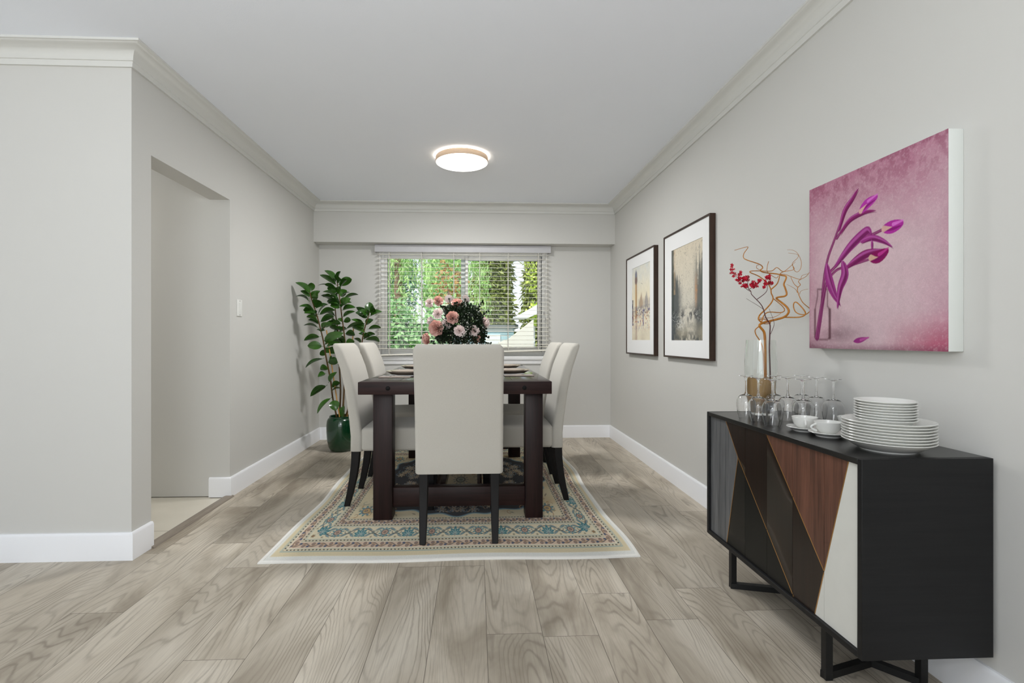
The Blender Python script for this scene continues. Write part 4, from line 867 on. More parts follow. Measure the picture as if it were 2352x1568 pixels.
for kind,c,r,nr in FLOWERS:
    c=Vector(c)-FO; fl={'rose':rose,'carnation':carnation,'daisy':daisy}[kind](c,r,nr)
    o=fl.build({'rose':'rose','carnation':'carnation','daisy':'daisy'}[kind],M['rose'] if kind=='rose' else M['pale'],fa)
    n=Vector(nr).normalized(); s=MB(); q=c-n*r*(.5 if kind!='daisy' else .02)
    tgt=Vector((0,0,.16)); s.tube([tgt+(q-tgt)*t+Vector((0,0,.04*math.sin(PI*t))) for t in (0,.25,.5,.75,1)],.0024,6)
    if kind!='carnation': s.lathe([(0,-.006),(r*.28,0),(r*.2,.008),(0,.012)],q[:],10)
    s.build('stem',M['green'],o)
b=MB(); rl=random.Random(5)
def blade(b,p,d,up,L,W,mat=0,fold=.25):
    d=d.normalized(); s=d.cross(up); s=s.normalized() if s.length>1e-4 else Vector((1,0,0)); nn=s.cross(d)
    pts=[(0,0),(.3,.8),(.55,1),(.8,.7),(1,0)]
    mid=[p+d*L*t for t,_ in pts]
    vs=mid+[p+d*L*t+s*W*w+nn*W*w*fold for t,w in pts[1:-1]]+[p+d*L*t-s*W*w+nn*W*w*fold for t,w in pts[1:-1]]
    fs=[(0,5,1),(5,6,2,1),(6,7,3,2),(7,4,3),(0,1,8),(1,2,9,8),(2,3,10,9),(3,4,10)]
    b.add(vs,fs,mat,True)
cen=Vector((.015,.0,.31))
for k in range(4300):
    a=rl.uniform(0,2*PI); ph=math.acos(rl.uniform(-.55,1)); q=rl.uniform(.45,1)**.5
    dirn=Vector((math.sin(ph)*math.cos(a),math.sin(ph)*math.sin(a),math.cos(ph)))
    p=cen+Vector((dirn.x*.185*q,dirn.y*.16*q,dirn.z*.20*q))
    if p.x<-.09 and p.z>.36: continue
    blade(b,p,(dirn+Vector((rl.gauss(0,.6),rl.gauss(0,.6),rl.gauss(0,.6)))),Vector((rl.gauss(0,1),rl.gauss(0,1),rl.gauss(0,1))),rl.uniform(.014,.024),rl.uniform(.005,.0085))
for (x,zz),(x2,z2) in (((.1,.42),(.175,.51)),((.14,.38),(.215,.45)),((.15,.28),(.22,.25)),((-.17,.2),(-.27,.25)),((.16,.22),(.235,.2)),((-.05,.45),(-.125,.48))):
    for k in range(26):
        t=k/25; p=Vector((x+(x2-x)*t,rl.uniform(-.02,.02),zz+(z2-zz)*t)); blade(b,p,Vector((rl.gauss(x2-x,.1),rl.gauss(0,.1),rl.gauss(z2-zz,.1))),Vector((rl.gauss(0,1),rl.gauss(0,1),rl.gauss(0,1))),.02,.008)
b.build('foliage',M['bouquetleaf'],fa)
# ------------------------------------------------------------------ sideboard
SX0,SX1,SY0,SY1,SZ0,SZ1=1.049,1.424,1.319,2.236,.173,.722
sb=thing('sideboard','black sideboard with angular grey, walnut and white door panels on metal sled legs','sideboard',((SX0+SX1)/2,(SY0+SY1)/2,0))
SO=Vector(((SX0+SX1)/2,(SY0+SY1)/2,0))
def sl_(p): return (p[0]-SO.x,p[1]-SO.y,p[2])
fr=.017
b=MB()
b.box(sl_((SX0,SY0,SZ0)),sl_((SX1,SY0+fr,SZ1)),0); b.box(sl_((SX0,SY1-fr,SZ0)),sl_((SX1,SY1,SZ1)),0)
b.box(sl_((SX0,SY0+fr,SZ0)),sl_((SX1,SY1-fr,SZ0+fr)),0); b.box(sl_((SX1-.01,SY0+fr,SZ0+fr)),sl_((SX1,SY1-fr,SZ1-fr)),0)
b.build('case',M['black'],sb,bevel=.0012)
MB().box(sl_((SX0,SY0+fr+.0002,SZ1-fr)),sl_((SX1,SY1-fr-.0002,SZ1)),0).build('top',M['blacktop'],sb,bevel=.0012)
DY=[1.3365,1.481,1.633,1.783,1.930,2.086,2.2185]; DZ0,DZ1=SZ0+fr+.001,SZ1-fr-.001
PT=dict(wt=(1.38,.704),ap=(1.481,.343),wb=(1.523,.191),rt=(1.786,.704),dt=(2.083,.704),ba=(1.984,.572),bb=(2.074,.191),db=(1.628,.191))
B0,B1=1.30,2.25
REG=[('white',[(B0,.19),PT['wb'],PT['ap'],PT['wt'],(B0,.705)]),('redwood',[PT['wt'],PT['ap'],PT['rt']]),
     ('darkwood',[PT['rt'],PT['ap'],PT['wb'],PT['db'],PT['ba'],PT['dt']]),('blackpanel',[PT['ba'],PT['db'],PT['bb']]),('greywood',[PT['dt'],PT['ba'],PT['bb'],(B1,.19),(B1,.705)])]
def clip(poly,axis,val,keep_gt):
    out=[]
    for i in range(len(poly)):
        a,c=poly[i],poly[(i+1)%len(poly)]; ia=(a[axis]>=val)==keep_gt or a[axis]==val; ic=(c[axis]>=val)==keep_gt or c[axis]==val
        if ia: out.append(a)
        if ia!=ic:
            t=(val-a[axis])/(c[axis]-a[axis]); out.append((a[0]+(c[0]-a[0])*t,a[1]+(c[1]-a[1])*t))
    return out
mats=['white','redwood','darkwood','blackpanel','greywood']
PX=SX0+.010                                # face of the doors, set back in the frame
def dfn(a,bz,d): return sl_((PX+d,a,bz))
# the brown and grey regions are not convex: split them so that clipping stays exact
def split(name,poly):
    if name=='darkwood': return [[PT['rt'],PT['ap'],PT['ba'],PT['dt']],[PT['ap'],PT['wb'],PT['db'],PT['ba']]]
    if name=='greywood': return [[PT['dt'],PT['ba'],(B1,PT['ba'][1]),(B1,.705)],[PT['ba'],PT['bb'],(B1,.19),(B1,PT['ba'][1])]]
    if name=='white': return [[(B0,.19),PT['wb'],PT['ap'],(B0,PT['ap'][1])],[(B0,PT['ap'][1]),PT['ap'],PT['wt'],(B0,.705)]]
    return [poly]
EDG=[(PT['wt'],PT['ap']),(PT['ap'],PT['wb']),(PT['rt'],PT['ap']),(PT['dt'],PT['ba']),(PT['ba'],PT['db']),(PT['ba'],PT['bb'])]
for i in range(6):
    y0,y1=DY[i]+.0007,DY[i+1]-.0007; d=MB()
    for k,(nm,poly) in enumerate(REG):
        for q in split(nm,poly):
            for ax,val,gt in ((0,y0,True),(0,y1,False),(1,DZ0,True),(1,DZ1,False)):
                if q: q=clip(q,ax,val,gt)
            if len(q)>=3: d.prism(q,dfn,0,.016,k)
    o=d.build('door',[M[x] for x in mats],sb)
    for (a,c) in EDG:
        if a[0]>c[0]: a,c=c,a
        ya,yb=max(a[0],y0),min(c[0],y1)
        if yb-ya<.002: continue
        f=lambda y:a[1]+(c[1]-a[1])*(y-a[0])/(c[0]-a[0])
        za,zb=f(ya),f(yb); L=math.hypot(yb-ya,zb-za); ny,nz=-(zb-za)/L*.0016,(yb-ya)/L*.0016
        q=[(ya+ny,za+nz),(yb+ny,zb+nz),(yb-ny,zb-nz),(ya-ny,za-nz)]
        for ax,val,gt in ((1,DZ0,True),(1,DZ1,False),(0,y0,True),(0,y1,False)):
            if q: q=clip(q,ax,val,gt)
        if len(q)>=3: MB().prism(q,dfn,-.0006,.002).build('brass_inlay',M['gold'],o)
MB().box(sl_((PX+.017,SY0+fr,SZ0+fr)),sl_((PX+.03,SY1-fr,SZ1-fr))).build('inner_back',M['blackpanel'],sb)
def bar(mb,p,q,w=.026,hh=.02):
    p,q=Vector(p),Vector(q); d=(q-p).normalized(); s=Vector((0,0,1)).cross(d)
    s=s.normalized()*w/2 if s.length>1e-4 else Vector((w/2,0,0)); u=d.cross(s).normalized()*hh/2
    mb.loft([[x-s-u,x+s-u,x+s+u,x-s+u] for x in (p,q)],smooth=False)
for yf,yn,yb in ((1.505,1.565,1.465),(2.075,2.02,2.12)):
    m=MB(); a=(1.085,yf); c=(1.265,yn); e=(1.352,yb)
    bar(m,sl_((a[0],a[1],0)),sl_((a[0],a[1],SZ0)),.022,.022); bar(m,sl_((e[0],e[1],0)),sl_((e[0],e[1],SZ0)),.022,.022)
    bar(m,sl_((a[0]-.011,a[1],.011)),sl_((c[0]+.01,c[1],.011)),.022,.022); bar(m,sl_((c[0]-.004,c[1]+(.008 if yf<2 else -.008),.011)),sl_((e[0],e[1],.011)),.022,.022)
    m.build('sled_leg',M['metal'],sb)

# things on the sideboard -----------------------------------------------------
GG='upside-down wine glasses on the sideboard'
wg=goblet('wine_glass',.027,.0375,.118,.075,.178,.0275,True)
# upside: the rim stands on the top, the foot is in the air
rows=[(1.118,'row nearest the room'),(1.238,'middle row'),(1.355,'row along the wall')]
for i,(x,rn) in enumerate(rows):
    for j,(y,pn) in enumerate(((2.03,'end by the glass vase'),(1.94,'middle of its row'),(1.845,'end next to the teacups'))):
        g=wg if i==j==0 else wg.copy()
        if g is not wg: COL.objects.link(g)
        g.location=(x,y,SZ1); tag(g,'upside-down wine glass, '+rn+', '+pn,'glass',GG)
def plate(name,Rr,foot,rim,**k): return MB().lathe(plate_prof(Rr,foot,rim,**k),n=72).build(name,M['porcelain'])
big=plate('dinner_plate',.115,.068,.031,th=.0032,fz=.0042); sm=plate('side_plate',.078,.046,.026,th=.003,fz=.0042)
ORD=['lowest','second from the bottom','third from the bottom','fourth from the bottom','fifth from the bottom','sixth from the bottom','second from the top','topmost']
PXY=(1.224,1.44)
for i in range(8):
    o=big if i==0 else big.copy()
    if i: COL.objects.link(o)
    o.location=(PXY[0],PXY[1],SZ1+i*.00835); o.rotation_euler=(0,0,i*.7)
    tag(o,'large white dinner plate, '+ORD[i]+' of the wide stack','plate','large white plates stacked on the sideboard')
zb=SZ1+7*.00835+.0076
for i in range(8):
    o=sm if i==0 else sm.copy()
    if i: COL.objects.link(o)
    o.location=(PXY[0]+.003,PXY[1]+.012,zb+i*.0078)
    tag(o,'small white side plate, '+ORD[i]+' of the narrow upper stack','plate','small white plates stacked on the large plates')
sau=plate('saucer',.058,.036,.0155,th=.0028,fz=.003,well=.038)
cup=thing('teacup','tmp','cup',(0,0,0))
MB().lathe([(0,.003),(.014,.003),(.015,0),(.0185,0),(.019,.003),(.026,.008),(.035,.02),(.040,.034),(.0415,.043),(.0405,.0438),(.0392,.043),(.0375,.034),(.0325,.0205),(.024,.0105),(.016,.0062),(0,.006)],n=56).build('cup_body',M['porcelain'],cup)
h=MB(); h.tube([(.0385+.019*math.sin(t*PI)*(1-.15*t),0,.036-.024*t) for t in [i/12 for i in range(13)]],[.0032+.0008*abs(1-2*i/12) for i in range(13)],10); h.build('handle',M['porcelain'],cup)
CUPS=[(1.180,1.752,math.radians(240),'nearest the glasses, handle turned to the room'),(1.192,1.648,math.radians(175),'in front of the plate stacks, handle toward the glasses'),(1.345,1.742,math.radians(60),'at the wall, half hidden behind the plate stacks')]
for i,(x,y,rz,l) in enumerate(CUPS):
    s=sau if i==0 else sau.copy()
    if i: COL.objects.link(s)
    s.location=(x,y,SZ1); tag(s,'white saucer under the teacup '+l.split(',')[0],'saucer','saucers on the sideboard')
    z=SZ1+.006
    if i==0: cup.location=(x,y,z); cup.rotation_euler=(0,0,rz); tag(cup,'white teacup '+l,'cup','teacups on the sideboard')
    else: copy_thing(cup,(x,y,z),rz,'white teacup '+l,'teacups on the sideboard')
# vase with sand, willow and a red blossom twig
VX,VY=1.244,2.14
va=thing('glass_vase','tall clear glass vase half filled with tan sand on the far end of the sideboard','vase',(VX,VY,SZ1))
out=[(.044,0),(.0465,.004),(.052,.05),(.060,.12),(.0645,.18),(.0645,.23),(.061,.29),(.0585,.325)]
inn=[(r-.0016,z) for r,z in out[::-1]][:-2]+[(.0450,.010),(0,.010)]
MB().lathe([(0,0)]+out+inn,n=56).build('glass_body',M['vaseglass'],va)
sp=[(0,.0105),(.0444,.0105)]+[(r-.0020,z) for r,z in out[2:4]]+[(.0606,.158),(.045,.16),(0,.161)]
MB().lathe(sp,n=56).build('sand',M['sand'],va)
def cr(P,n=6):
    P=[Vector(p) for p in P]; P=[P[0]]+P+[P[-1]]; o=[]
    for i in range(1,len(P)-2):
        a,b_,c,d=P[i-1],P[i],P[i+1],P[i+2]
        for k in range(n):
            t=k/n; o.append(.5*(2*b_+(c-a)*t+(2*a-5*b_+4*c-d)*t*t+(3*b_-a-3*c+d)*t**3))
    o.append(P[-2]); return o
def branchy(name,data,mat,label,cat):
    b=MB()
    for pts in data:
        q=cr([Vector(p) for p in [Vector(p[:3]).to_4d()[:3] for p in pts]]); r=cr([Vector((p[3],0,0)) for p in pts])
        b.tube(q,[max(.0006,x.x) for x in r],9)
    o=b.build(name,mat); return o
wl=branchy('willow_branch',WILLOW,M['willow'],'',''); tag(wl,'golden curly willow branch standing in the glass vase','branch')
tw=thing('blossom_twig','thin maroon twig with small red blossoms standing in the glass vase','twig',(0,0,0))
t0=TWIG[0][0]; tw.location=t0[:3]
o=branchy('twig_stem',TWIG,M['twig'],'',''); o.parent=tw; o.matrix_parent_inverse=Matrix.Translation(-Vector(t0[:3]))
b=MB(); rb=random.Random(2)
for p in BLOSSOMS:
    c=Vector(p)-Vector(t0[:3]); nrm=Vector((rb.gauss(0,.6),-1,rb.gauss(0,.6))); n,u,v=basis(nrm); a0=rb.uniform(0,6)
    for i in range(5): petal(b,c,n,u,v,a0+2*PI*i/5,1.1,rb.uniform(.0055,.008),.0021,.3,r0=.0006,ns=4)
b.build('blossoms',M['blossom'],tw)

# ------------------------------------------------------------------ pictures on the right wall
def picture(name,label,y0,y1,z0,z1,art,ay0,ay1,az0,az1,dep=.035,fw=.012):
    t=thing(name,label,'picture',(XR,(y0+y1)/2,z0))
    o=Vector((XR,(y0+y1)/2,z0)); L=lambda x,y,z:(x-o.x,y-o.y,z-o.z)
    xf=XR-dep; f=MB()
    f.box(L(xf,y0,z0),L(XR,y0+fw,z1)); f.box(L(xf,y1-fw,z0),L(XR,y1,z1)); f.box(L(xf,y0+fw,z0),L(XR,y1-fw,z0+fw)); f.box(L(xf,y0+fw,z1-fw),L(XR,y1-fw,z1))
    f.build('frame',M['frame'],t,bevel=.0008)
    mx=xf+.006; m=MB()
    m.box(L(mx,y0+fw,z0+fw),L(mx+.003,ay0,z1-fw)); m.box(L(mx,ay1,z0+fw),L(mx+.003,y1-fw,z1-fw)); m.box(L(mx,ay0,z0+fw),L(mx+.003,ay1,az0)); m.box(L(mx,ay0,az1),L(mx+.003,ay1,z1-fw))
    m.build('mat_board',M['mat'],t)
    A=art(ay1-ay0,az1-az0)
    A.mesh('print',lambda X,Y:(np.full(X.shape,mx+.0035-o.x),(ay1-X)-o.y,Y+az0-o.z),M['paper'],t)
    MB().box(L(mx+.004,y0+fw,z0+fw),L(XR-.002,y1-fw,z1-fw)).build('backing',M['mat'],t)
M['paper']=vcol('printed_paper',.75,.2); M['canvas']=vcol('printed_canvas',.85,.1,.3,(700,700,700))
def art_tower(w,h):
    A=Art(w,h,.0022,(236,228,206)); X,Y=A.X/w,A.Y/h; n1=smooth_noise(A.ny,A.nx,5,1); n2=smooth_noise(A.ny,A.nx,26,2); n3=smooth_noise(A.ny,A.nx,70,3,2)
    A.put(np.clip((Y-.55)*2,0,1)*n1*1.3,(214,218,216)); A.put(np.clip(.5-np.abs(Y-.62)*3,0,1)*n1,(244,226,180),.8); A.put(np.clip((.3-Y)*3,0,1)*n1,(206,194,172))
    A.stroke([(.235*w,.33*h),(.23*w,.83*h)],.052*w,.047*w,(196,160,112),.9,.006); A.stroke([(.27*w,.33*h),(.262*w,.83*h)],.018*w,.014*w,(150,112,84),.7,.006)
    A.stroke([(.235*w,.82*h),(.232*w,.90*h)],.075*w,.06*w,(120,104,104),.85,.006); A.stroke([(.232*w,.90*h),(.23*w,.975*h)],.05*w,.004*w,(126,132,150),.9,.005)
    for i in range(7):
        x=(.40+.09*i)*w; A.stroke([(x,.44*h),(x,(.54+.02*math.sin(i*2))*h)],.028*w,.02*w,(116,102,112),.55,.008); A.stroke([(x+.03*w,.45*h),(x+.03*w,.56*h)],.02*w,.012*w,(208,196,180),.7,.006)
    A.stroke([(.52*w,.5*h),(.53*w,.62*h)],.10*w,.012*w,(176,152,128),.8,.008); A.stroke([(.8*w,.5*h),(.81*w,.62*h)],.09*w,.01*w,(150,146,146),.7,.008)
    A.put((np.abs(X-.03)<.04)*(Y<.56)*(Y>.2)*n2*1.6,(58,58,84))
    A.put(np.clip(1-np.abs(Y-.40)*14,0,1)*np.clip((n2-.42)*6,0,1),(70,84,130)); A.put(np.clip(1-np.abs(Y-.37)*10,0,1)*np.clip((n3-.56)*8,0,1),(52,48,66))
    A.put(np.clip(1-np.abs(Y-.27)*6,0,1)*np.clip((smooth_noise(A.ny,A.nx,34,6)-.52)*7,0,1),(198,142,106),.8); A.put(np.clip(1-np.abs(Y-.24)*7,0,1)*np.clip((smooth_noise(A.ny,A.nx,30,7)-.6)*8,0,1),(84,84,150),.8)
    A.stroke([(.63*w,.2*h),(.64*w,.4*h)],.022*w,.02*w,(60,70,130),.7,.006); A.stroke([(.24*w,.02*h),(.25*w,.3*h)],.05*w,.05*w,(150,106,88),.45,.012)
    for x,y in ((.52,.76),(.55,.755),(.58,.745)): A.stroke([(x*w,y*h),(x*w+.01*w,y*h)],.006*w,.004*w,(50,44,44),.8)
    A.C*=.94+.12*n2[...,None]; return A
def art_street(w,h):
    A=Art(w,h,.0022,(212,206,192)); X,Y=A.X/w,A.Y/h; n1=smooth_noise(A.ny,A.nx,5,11); n2=smooth_noise(A.ny,A.nx,24,12); n3=smooth_noise(A.ny,A.nx,80,13,2)
    sx=smooth_noise(A.ny,A.nx,60,14,1); sx=np.repeat(sx[:1],A.ny,0)*.6+n2*.4
    A.put(np.clip((Y-.4)*1.4,0,1),(218,206,184)); lh=.42+.30*np.clip(1-X/.42,0,1)**.7
    A.put(np.clip((.38-X)*5+.3*n2,0,1)*np.clip((lh+.25*sx-Y)*7,0,1),(80,86,87),.95); A.put(np.clip((.10-X)*22+.8*(n2-.5),0,1)*(Y>.2),(66,74,70),.9)
    A.put(np.clip((X-.70)*7,0,1)*np.clip((.60+.55*sx-Y)*5,0,1),(104,106,102),.95); A.put(np.clip((.33-Y)*4,0,1)*np.clip((n2-.3)*2.4,0,1),(112,114,112),.8); A.put(np.clip((X-.9)*12,0,1)*np.clip((.78-Y)*6,0,1),(88,98,92),.85)
    A.put(np.clip(1-np.abs(X-.80)*18,0,1)*np.clip((Y-.30)*5,0,1)*np.clip((.70-Y)*6,0,1)*n2*1.7,(196,144,100)); A.put(np.clip(1-np.abs(X-.10)*20,0,1)*(Y>.5)*n2*1.1,(200,170,130),.7)
    A.put(np.clip(1-np.abs(X-.5)*4,0,1)*np.clip((Y-.3)*5,0,1)*np.clip((.56-Y)*6,0,1)*n1,(168,170,164),.8)
    A.put(np.clip(1-np.abs(Y-.27)*9,0,1)*np.clip((n2-.38)*5,0,1),(66,68,72),.9); A.put(np.clip((.20-Y)*7,0,1)*np.clip(n1*1.4,0,1),(168,160,140),.9); A.put(np.clip((.09-Y)*12,0,1)*np.clip((n2-.3)*3,0,1),(78,82,82),.9)
    A.put(np.clip((.30-X)*5,0,1)*np.clip((.30-Y)*8,0,1)*np.clip(n2*1.5,0,1),(72,78,82),.9); A.put(np.clip(1-np.abs(Y-.25)*12,0,1)*np.clip((n3-.66)*14,0,1),(222,222,216)); 
    A.put(np.clip(1-np.hypot((X-.3)*5,(Y-.165)*14),0,1)*np.clip((n3-.4)*6,0,1),(228,226,218))
    A.put(np.clip((n3-.7)*8,0,1),(110,108,100),.5); A.C*=.94+.12*n2[...,None]; return A
picture('framed_picture','brown framed watercolour of a tall bell tower over a square',3.905,4.645,.917,1.797,art_tower,4.015,4.49,1.044,1.686)
picture('framed_picture','brown framed watercolour of a misty grey street canyon',2.955,3.705,.920,1.811,art_street,3.068,3.567,1.043,1.689)
def art_tulip(w,h):
    A=Art(w,h,.0016,(214,184,193)); X,Y=A.X/w,A.Y/h; n1=smooth_noise(A.ny,A.nx,4,21); n2=smooth_noise(A.ny,A.nx,30,22,4); n3=smooth_noise(A.ny,A.nx,110,23,2)
    e=np.clip(np.maximum(np.abs(X-.55)*1.7-.42,(Y-.50)*1.9),0,1); e=np.clip(e+(n1-.5)*.5,0,1)
    A.put(e*.85,(188,118,146)); A.put(np.clip((Y-.72)*3,0,1)*np.clip((n2-.40)*5,0,1),(150,82,108),.75); A.put(np.clip(1-np.hypot((X-.5)*1.6,(Y-.36)*2.1),0,1),(222,196,201),.75)
    A.put(np.clip((.14-Y)*7,0,1)*np.clip((n1-.2)*1.6,0,1),(148,112,122),.75); A.put(np.clip((.20-Y)*6,0,1)*np.clip((X-.6)*3,0,1),(190,84,116),.75); A.put(np.clip((.035-Y)*30,0,1),(118,66,86),.55); A.put(np.clip((.018-X)*40,0,1),(150,84,110),.4)
    A.put(np.clip(1-np.hypot((X-.28)*6,(Y-.085)*16),0,1),(104,78,86),.55); A.put(np.clip((n3-.55)*3,0,1),(222,200,206),.25)
    S=lambda P:[(a*w,b*h) for a,b in P]
    jar=S(TULIP_ART['jar'][0]); A.stroke(jar+[jar[0]],.0035,.0035,(120,82,92),.75,.003); A.stroke(jar[2:5],.006,.006,(104,66,76),.6,.004); A.stroke(jar[6:8],.007,.007,(92,56,66),.75,.004)
    C2=lambda P:[(q.x,q.y) for q in cr([(x,y,0) for x,y in P],5)]
    for p,a,b in TULIP_ART['stems']: A.stroke(C2(S(p)),a*1.1,b,(132,54,104)); A.stroke([(x-.002,y) for x,y in S(p)],a*.35,b*.3,(176,96,146),.7)
    pr=lambda W:(lambda f:W*(.10+.90*np.sin(PI*np.clip(f,0,1)**.75)))
    for k,(p,W) in enumerate(TULIP_ART['leaves']):
        q=C2(S(p)); A.stroke(q,.02,.02,(142,44,108) if k in(0,1,5) else (158,58,134),prof=pr(W*.62)); A.stroke([(x+.004,y-.006) for x,y in q],.01,.01,(108,30,82),.75,prof=pr(W*.22)); A.stroke([(x-.004,y+.006) for x,y in q],.01,.01,(186,92,166),.8,prof=pr(W*.16))
    for k,(p,W) in enumerate(TULIP_ART['buds']):
        q=C2(S(p)); c0=[(186,60,170),(180,52,160),(138,24,92)][k]; A.stroke(q,.02,.02,c0,prof=lambda f:W*.68*np.sin(PI*np.clip(.14+.76*f,0,1))); A.stroke([(x+.004,y+.008) for x,y in q[len(q)//2:]],.008,.004,(226,120,214) if k<2 else (196,60,150),.9,prof=lambda f:W*.2*(1-f*.6)); A.stroke([(x,y-.007) for x,y in q],.006,.003,(120,20,96),.7,prof=lambda f:W*.16*np.sin(PI*f)); A.stroke(q[:len(q)//2+1],.008,.002,(232,196,170),.75,prof=lambda f:W*.35*(1-f))
    for p,W in TULIP_ART['petal']: A.stroke(S(p),.02,.02,(150,52,126),prof=pr(W*.62)); A.stroke(S(p)[1:],.005,.003,(190,90,160),.8)
    A.C*=(.93+.14*n2)[...,None]; A.C*=(.97+.06*n3)[...,None]; return A
ct=thing('canvas_print','frameless canvas print of purple tulips in a jar on pink, hung over the sideboard','picture',(XR,1.7275,1.015))
cx0,cy0,cy1,cz0,cz1=1.392,1.418,2.036,1.013,1.673
MB().box((cx0-XR+.0006,cy0-1.7275,cz0-1.015),(0,cy1-1.7275,cz1-1.015),0,.003).build('stretched_canvas',M['canvasw'],ct)
TA=art_tulip(cy1-cy0-.001,cz1-cz0-.001)
TA.mesh('print',lambda X,Y:(np.full(X.shape,cx0-XR),(cy1-.0005-X)-1.7275,Y+cz0+.0005-1.015),M['canvas'],ct)

# ------------------------------------------------------------------ rubber plant
pl=thing('potted_rubber_plant','tall rubber plant with glossy leaves in a green glazed pot by the window','plant',(-1.275,4.80,0))
PO=Vector((-1.275,4.80,0))
MB().lathe([(0,0),(.085,0),(.098,.006),(.118,.04),(.131,.10),(.137,.18),(.137,.245),(.132,.285),(.122,.305),(.112,.314),(.112,.326),(.108,.33),(.100,.326),(.100,.30),(.118,.27),(.124,.18),(.118,.10),(.09,.03),(0,.03)],n=56).build('pot',M['pot'],pl)
MB().lathe([(0,.296),(.06,.294),(.1005,.285),(.1005,.27),(0,.27)],n=40).build('soil',M['soil'],pl)
for s in FICUS_STEMS:
    q=cr([Vector(p) for p in s],5); q=[Vector((p.x,p.y,max(.28,p.z)))-PO for p in q]; q[0].z=.27
    r=math.hypot(q[0].x,q[0].y)
    if r>.08: q[0].x*=.08/r; q[0].y*=.08/r
    MB().tube(q,[.0085-.0045*i/len(q) for i in range(len(q))],8).build('stem',M['ficusstem'],pl)
for s in FICUS_STAKES:
    a,c=Vector(s[0])-PO,Vector(s[1])-PO; a.z=.28; r=math.hypot(a.x,a.y)
    if r>.085: a.x*=.085/r; a.y*=.085/r
    MB().tube([a,c],.0055,8).build('stake',M['bamboo'],pl)
b=MB(); rp=random.Random(8)
MORE=[]
for k,s in enumerate(FICUS_STEMS):
    q=[p for p in cr([Vector(p) for p in s],4) if p.z>.75]
    for i in range(11):
        p=q[int(rp.random()*(len(q)-1))]; an=rp.uniform(0,2*PI); L=rp.uniform(.1,.16)
        tip=p+Vector((math.cos(an)*L*.9,-abs(math.sin(an))*L*.7,L*rp.uniform(.0,.45)))
        if tip.x>-1.60: MORE.append((p,tip,rp.uniform(.03,.075)))
for a,t,w in FICUS_LEAVES+MORE:
    a=Vector(a)-PO; t=Vector(t)-PO; d=t-a; L=d.length; d.normalize()
    view=Vector((a+PO)).normalized(); view.z=-.05
    sd=d.cross(view).normalized(); full=.084 if L>.09 else .06
    c=min(1,w/full); nn=(sd*c + view*math.sqrt(max(0,1-c*c))*(1 if rp.random()<.5 else -1)).normalized()   # width direction
    up=nn.cross(d).normalized()
    if up.z<0: up=-up
    W=max(full,w)*.5; sag=L*rp.uniform(.06,.16); n=9; vs=[];fs=[]
    stalk=.12
    for i in range(n):
        f=i/(n-1); p=a+d*L*(stalk+(1-stalk)*f)+up*(sag*math.sin(PI*f)*.9)
        ww=W*math.sin(PI*(.04+.93*f**.88))**.72 if i<n-1 else W*.06
        for j in (-1,-.55,0,.55,1): vs.append(p+nn*ww*j+up*ww*.26*abs(j)**1.4)
    for i in range(n-1):
        for j in range(4): fs.append((i*5+j,i*5+j+1,(i+1)*5+j+1,(i+1)*5+j))
    b.add(vs,fs,0,True)
    b.tube([a,a+d*L*.06+up*sag*.05,a+d*L*stalk+up*.0],[.0022,.002,.0018],6)
    b.tube([a+d*L*(stalk+(1-stalk)*f)+up*(sag*math.sin(PI*f)*.9+.0006) for f in (0,.25,.5,.75,.97)],[.0016,.0015,.0012,.001,.0005],5)
fo=b.build('foliage',M['ficus'],pl)

# ------------------------------------------------------------------ outside the window
def leafcloud(name,n,fn,size,mat,parent=None,seed=1,asp=.5,droop=0):
    r=np.random.default_rng(seed); P=np.array([fn(r) for _ in range(n)]); d=r.normal(size=(n,3)); d[:,2]-=droop; d/=np.linalg.norm(d,axis=1)[:,None]
    u=r.normal(size=(n,3)); s=np.cross(d,u); s/=np.linalg.norm(s,axis=1)[:,None]; L=(size*r.uniform(.6,1.3,n))[:,None]
    v=np.stack([P,P+d*L*.5+s*L*asp*.5,P+d*L,P+d*L*.5-s*L*asp*.5],1).reshape(-1,3)
    b=MB(); b.v=[tuple(x) for x in v]; b.f=[[4*i,4*i+1,4*i+2,4*i+3] for i in range(n)]; b.m=[0]*n; b.s=[False]*n
    me=bpy.data.meshes.new(name); me.from_pydata(b.v,[],b.f); me.materials.append(mat)
    o=bpy.data.objects.new(name,me); COL.objects.link(o)
    if parent is not None: o.parent=parent
    return o
M['lawn']=paint('garden_ground',(176,172,158),.95,.15,.5,40)
struct(MB().box((-12,YB+.18,-.5),(12,30,-.42)).build('ground',M['lawn']))
M['hedge']=leaf_mat('hedge_leaf',(100,160,88),(196,232,164),.5,.4); M['weep']=leaf_mat('weeping_needles',(144,196,100),(218,240,170),.6,.3)
M['conifer']=leaf_mat('conifer_needles',(106,124,60),(178,184,108),.6,.3); M['autumn']=leaf_mat('autumn_leaf',(160,116,66),(206,170,110),.6,.3); M['lime']=leaf_mat('lime_leaf',(170,200,50),(234,246,130),.5,.3)
M['bluegreen']=leaf_mat('bluegreen_leaf',(84,130,104),(170,206,182),.6,.3)
M['bark']=wood('tree_bark',(98,80,64),(166,142,118),(14,14,2),.9,.2,0,1,.6)
def plant_out(name,label,cat,x,y,n,fn,size,mat,trunk=None,group=None,**k):
    t=thing(name,label,cat,(x,y,-.42),0,group)
    leafcloud('crown',n,fn,size,mat,t,seed=int(abs(x*100)+y*10),**k)
    if trunk: MB().tube(trunk[0],trunk[1],12).build('trunk',M['bark'],t)
    return t
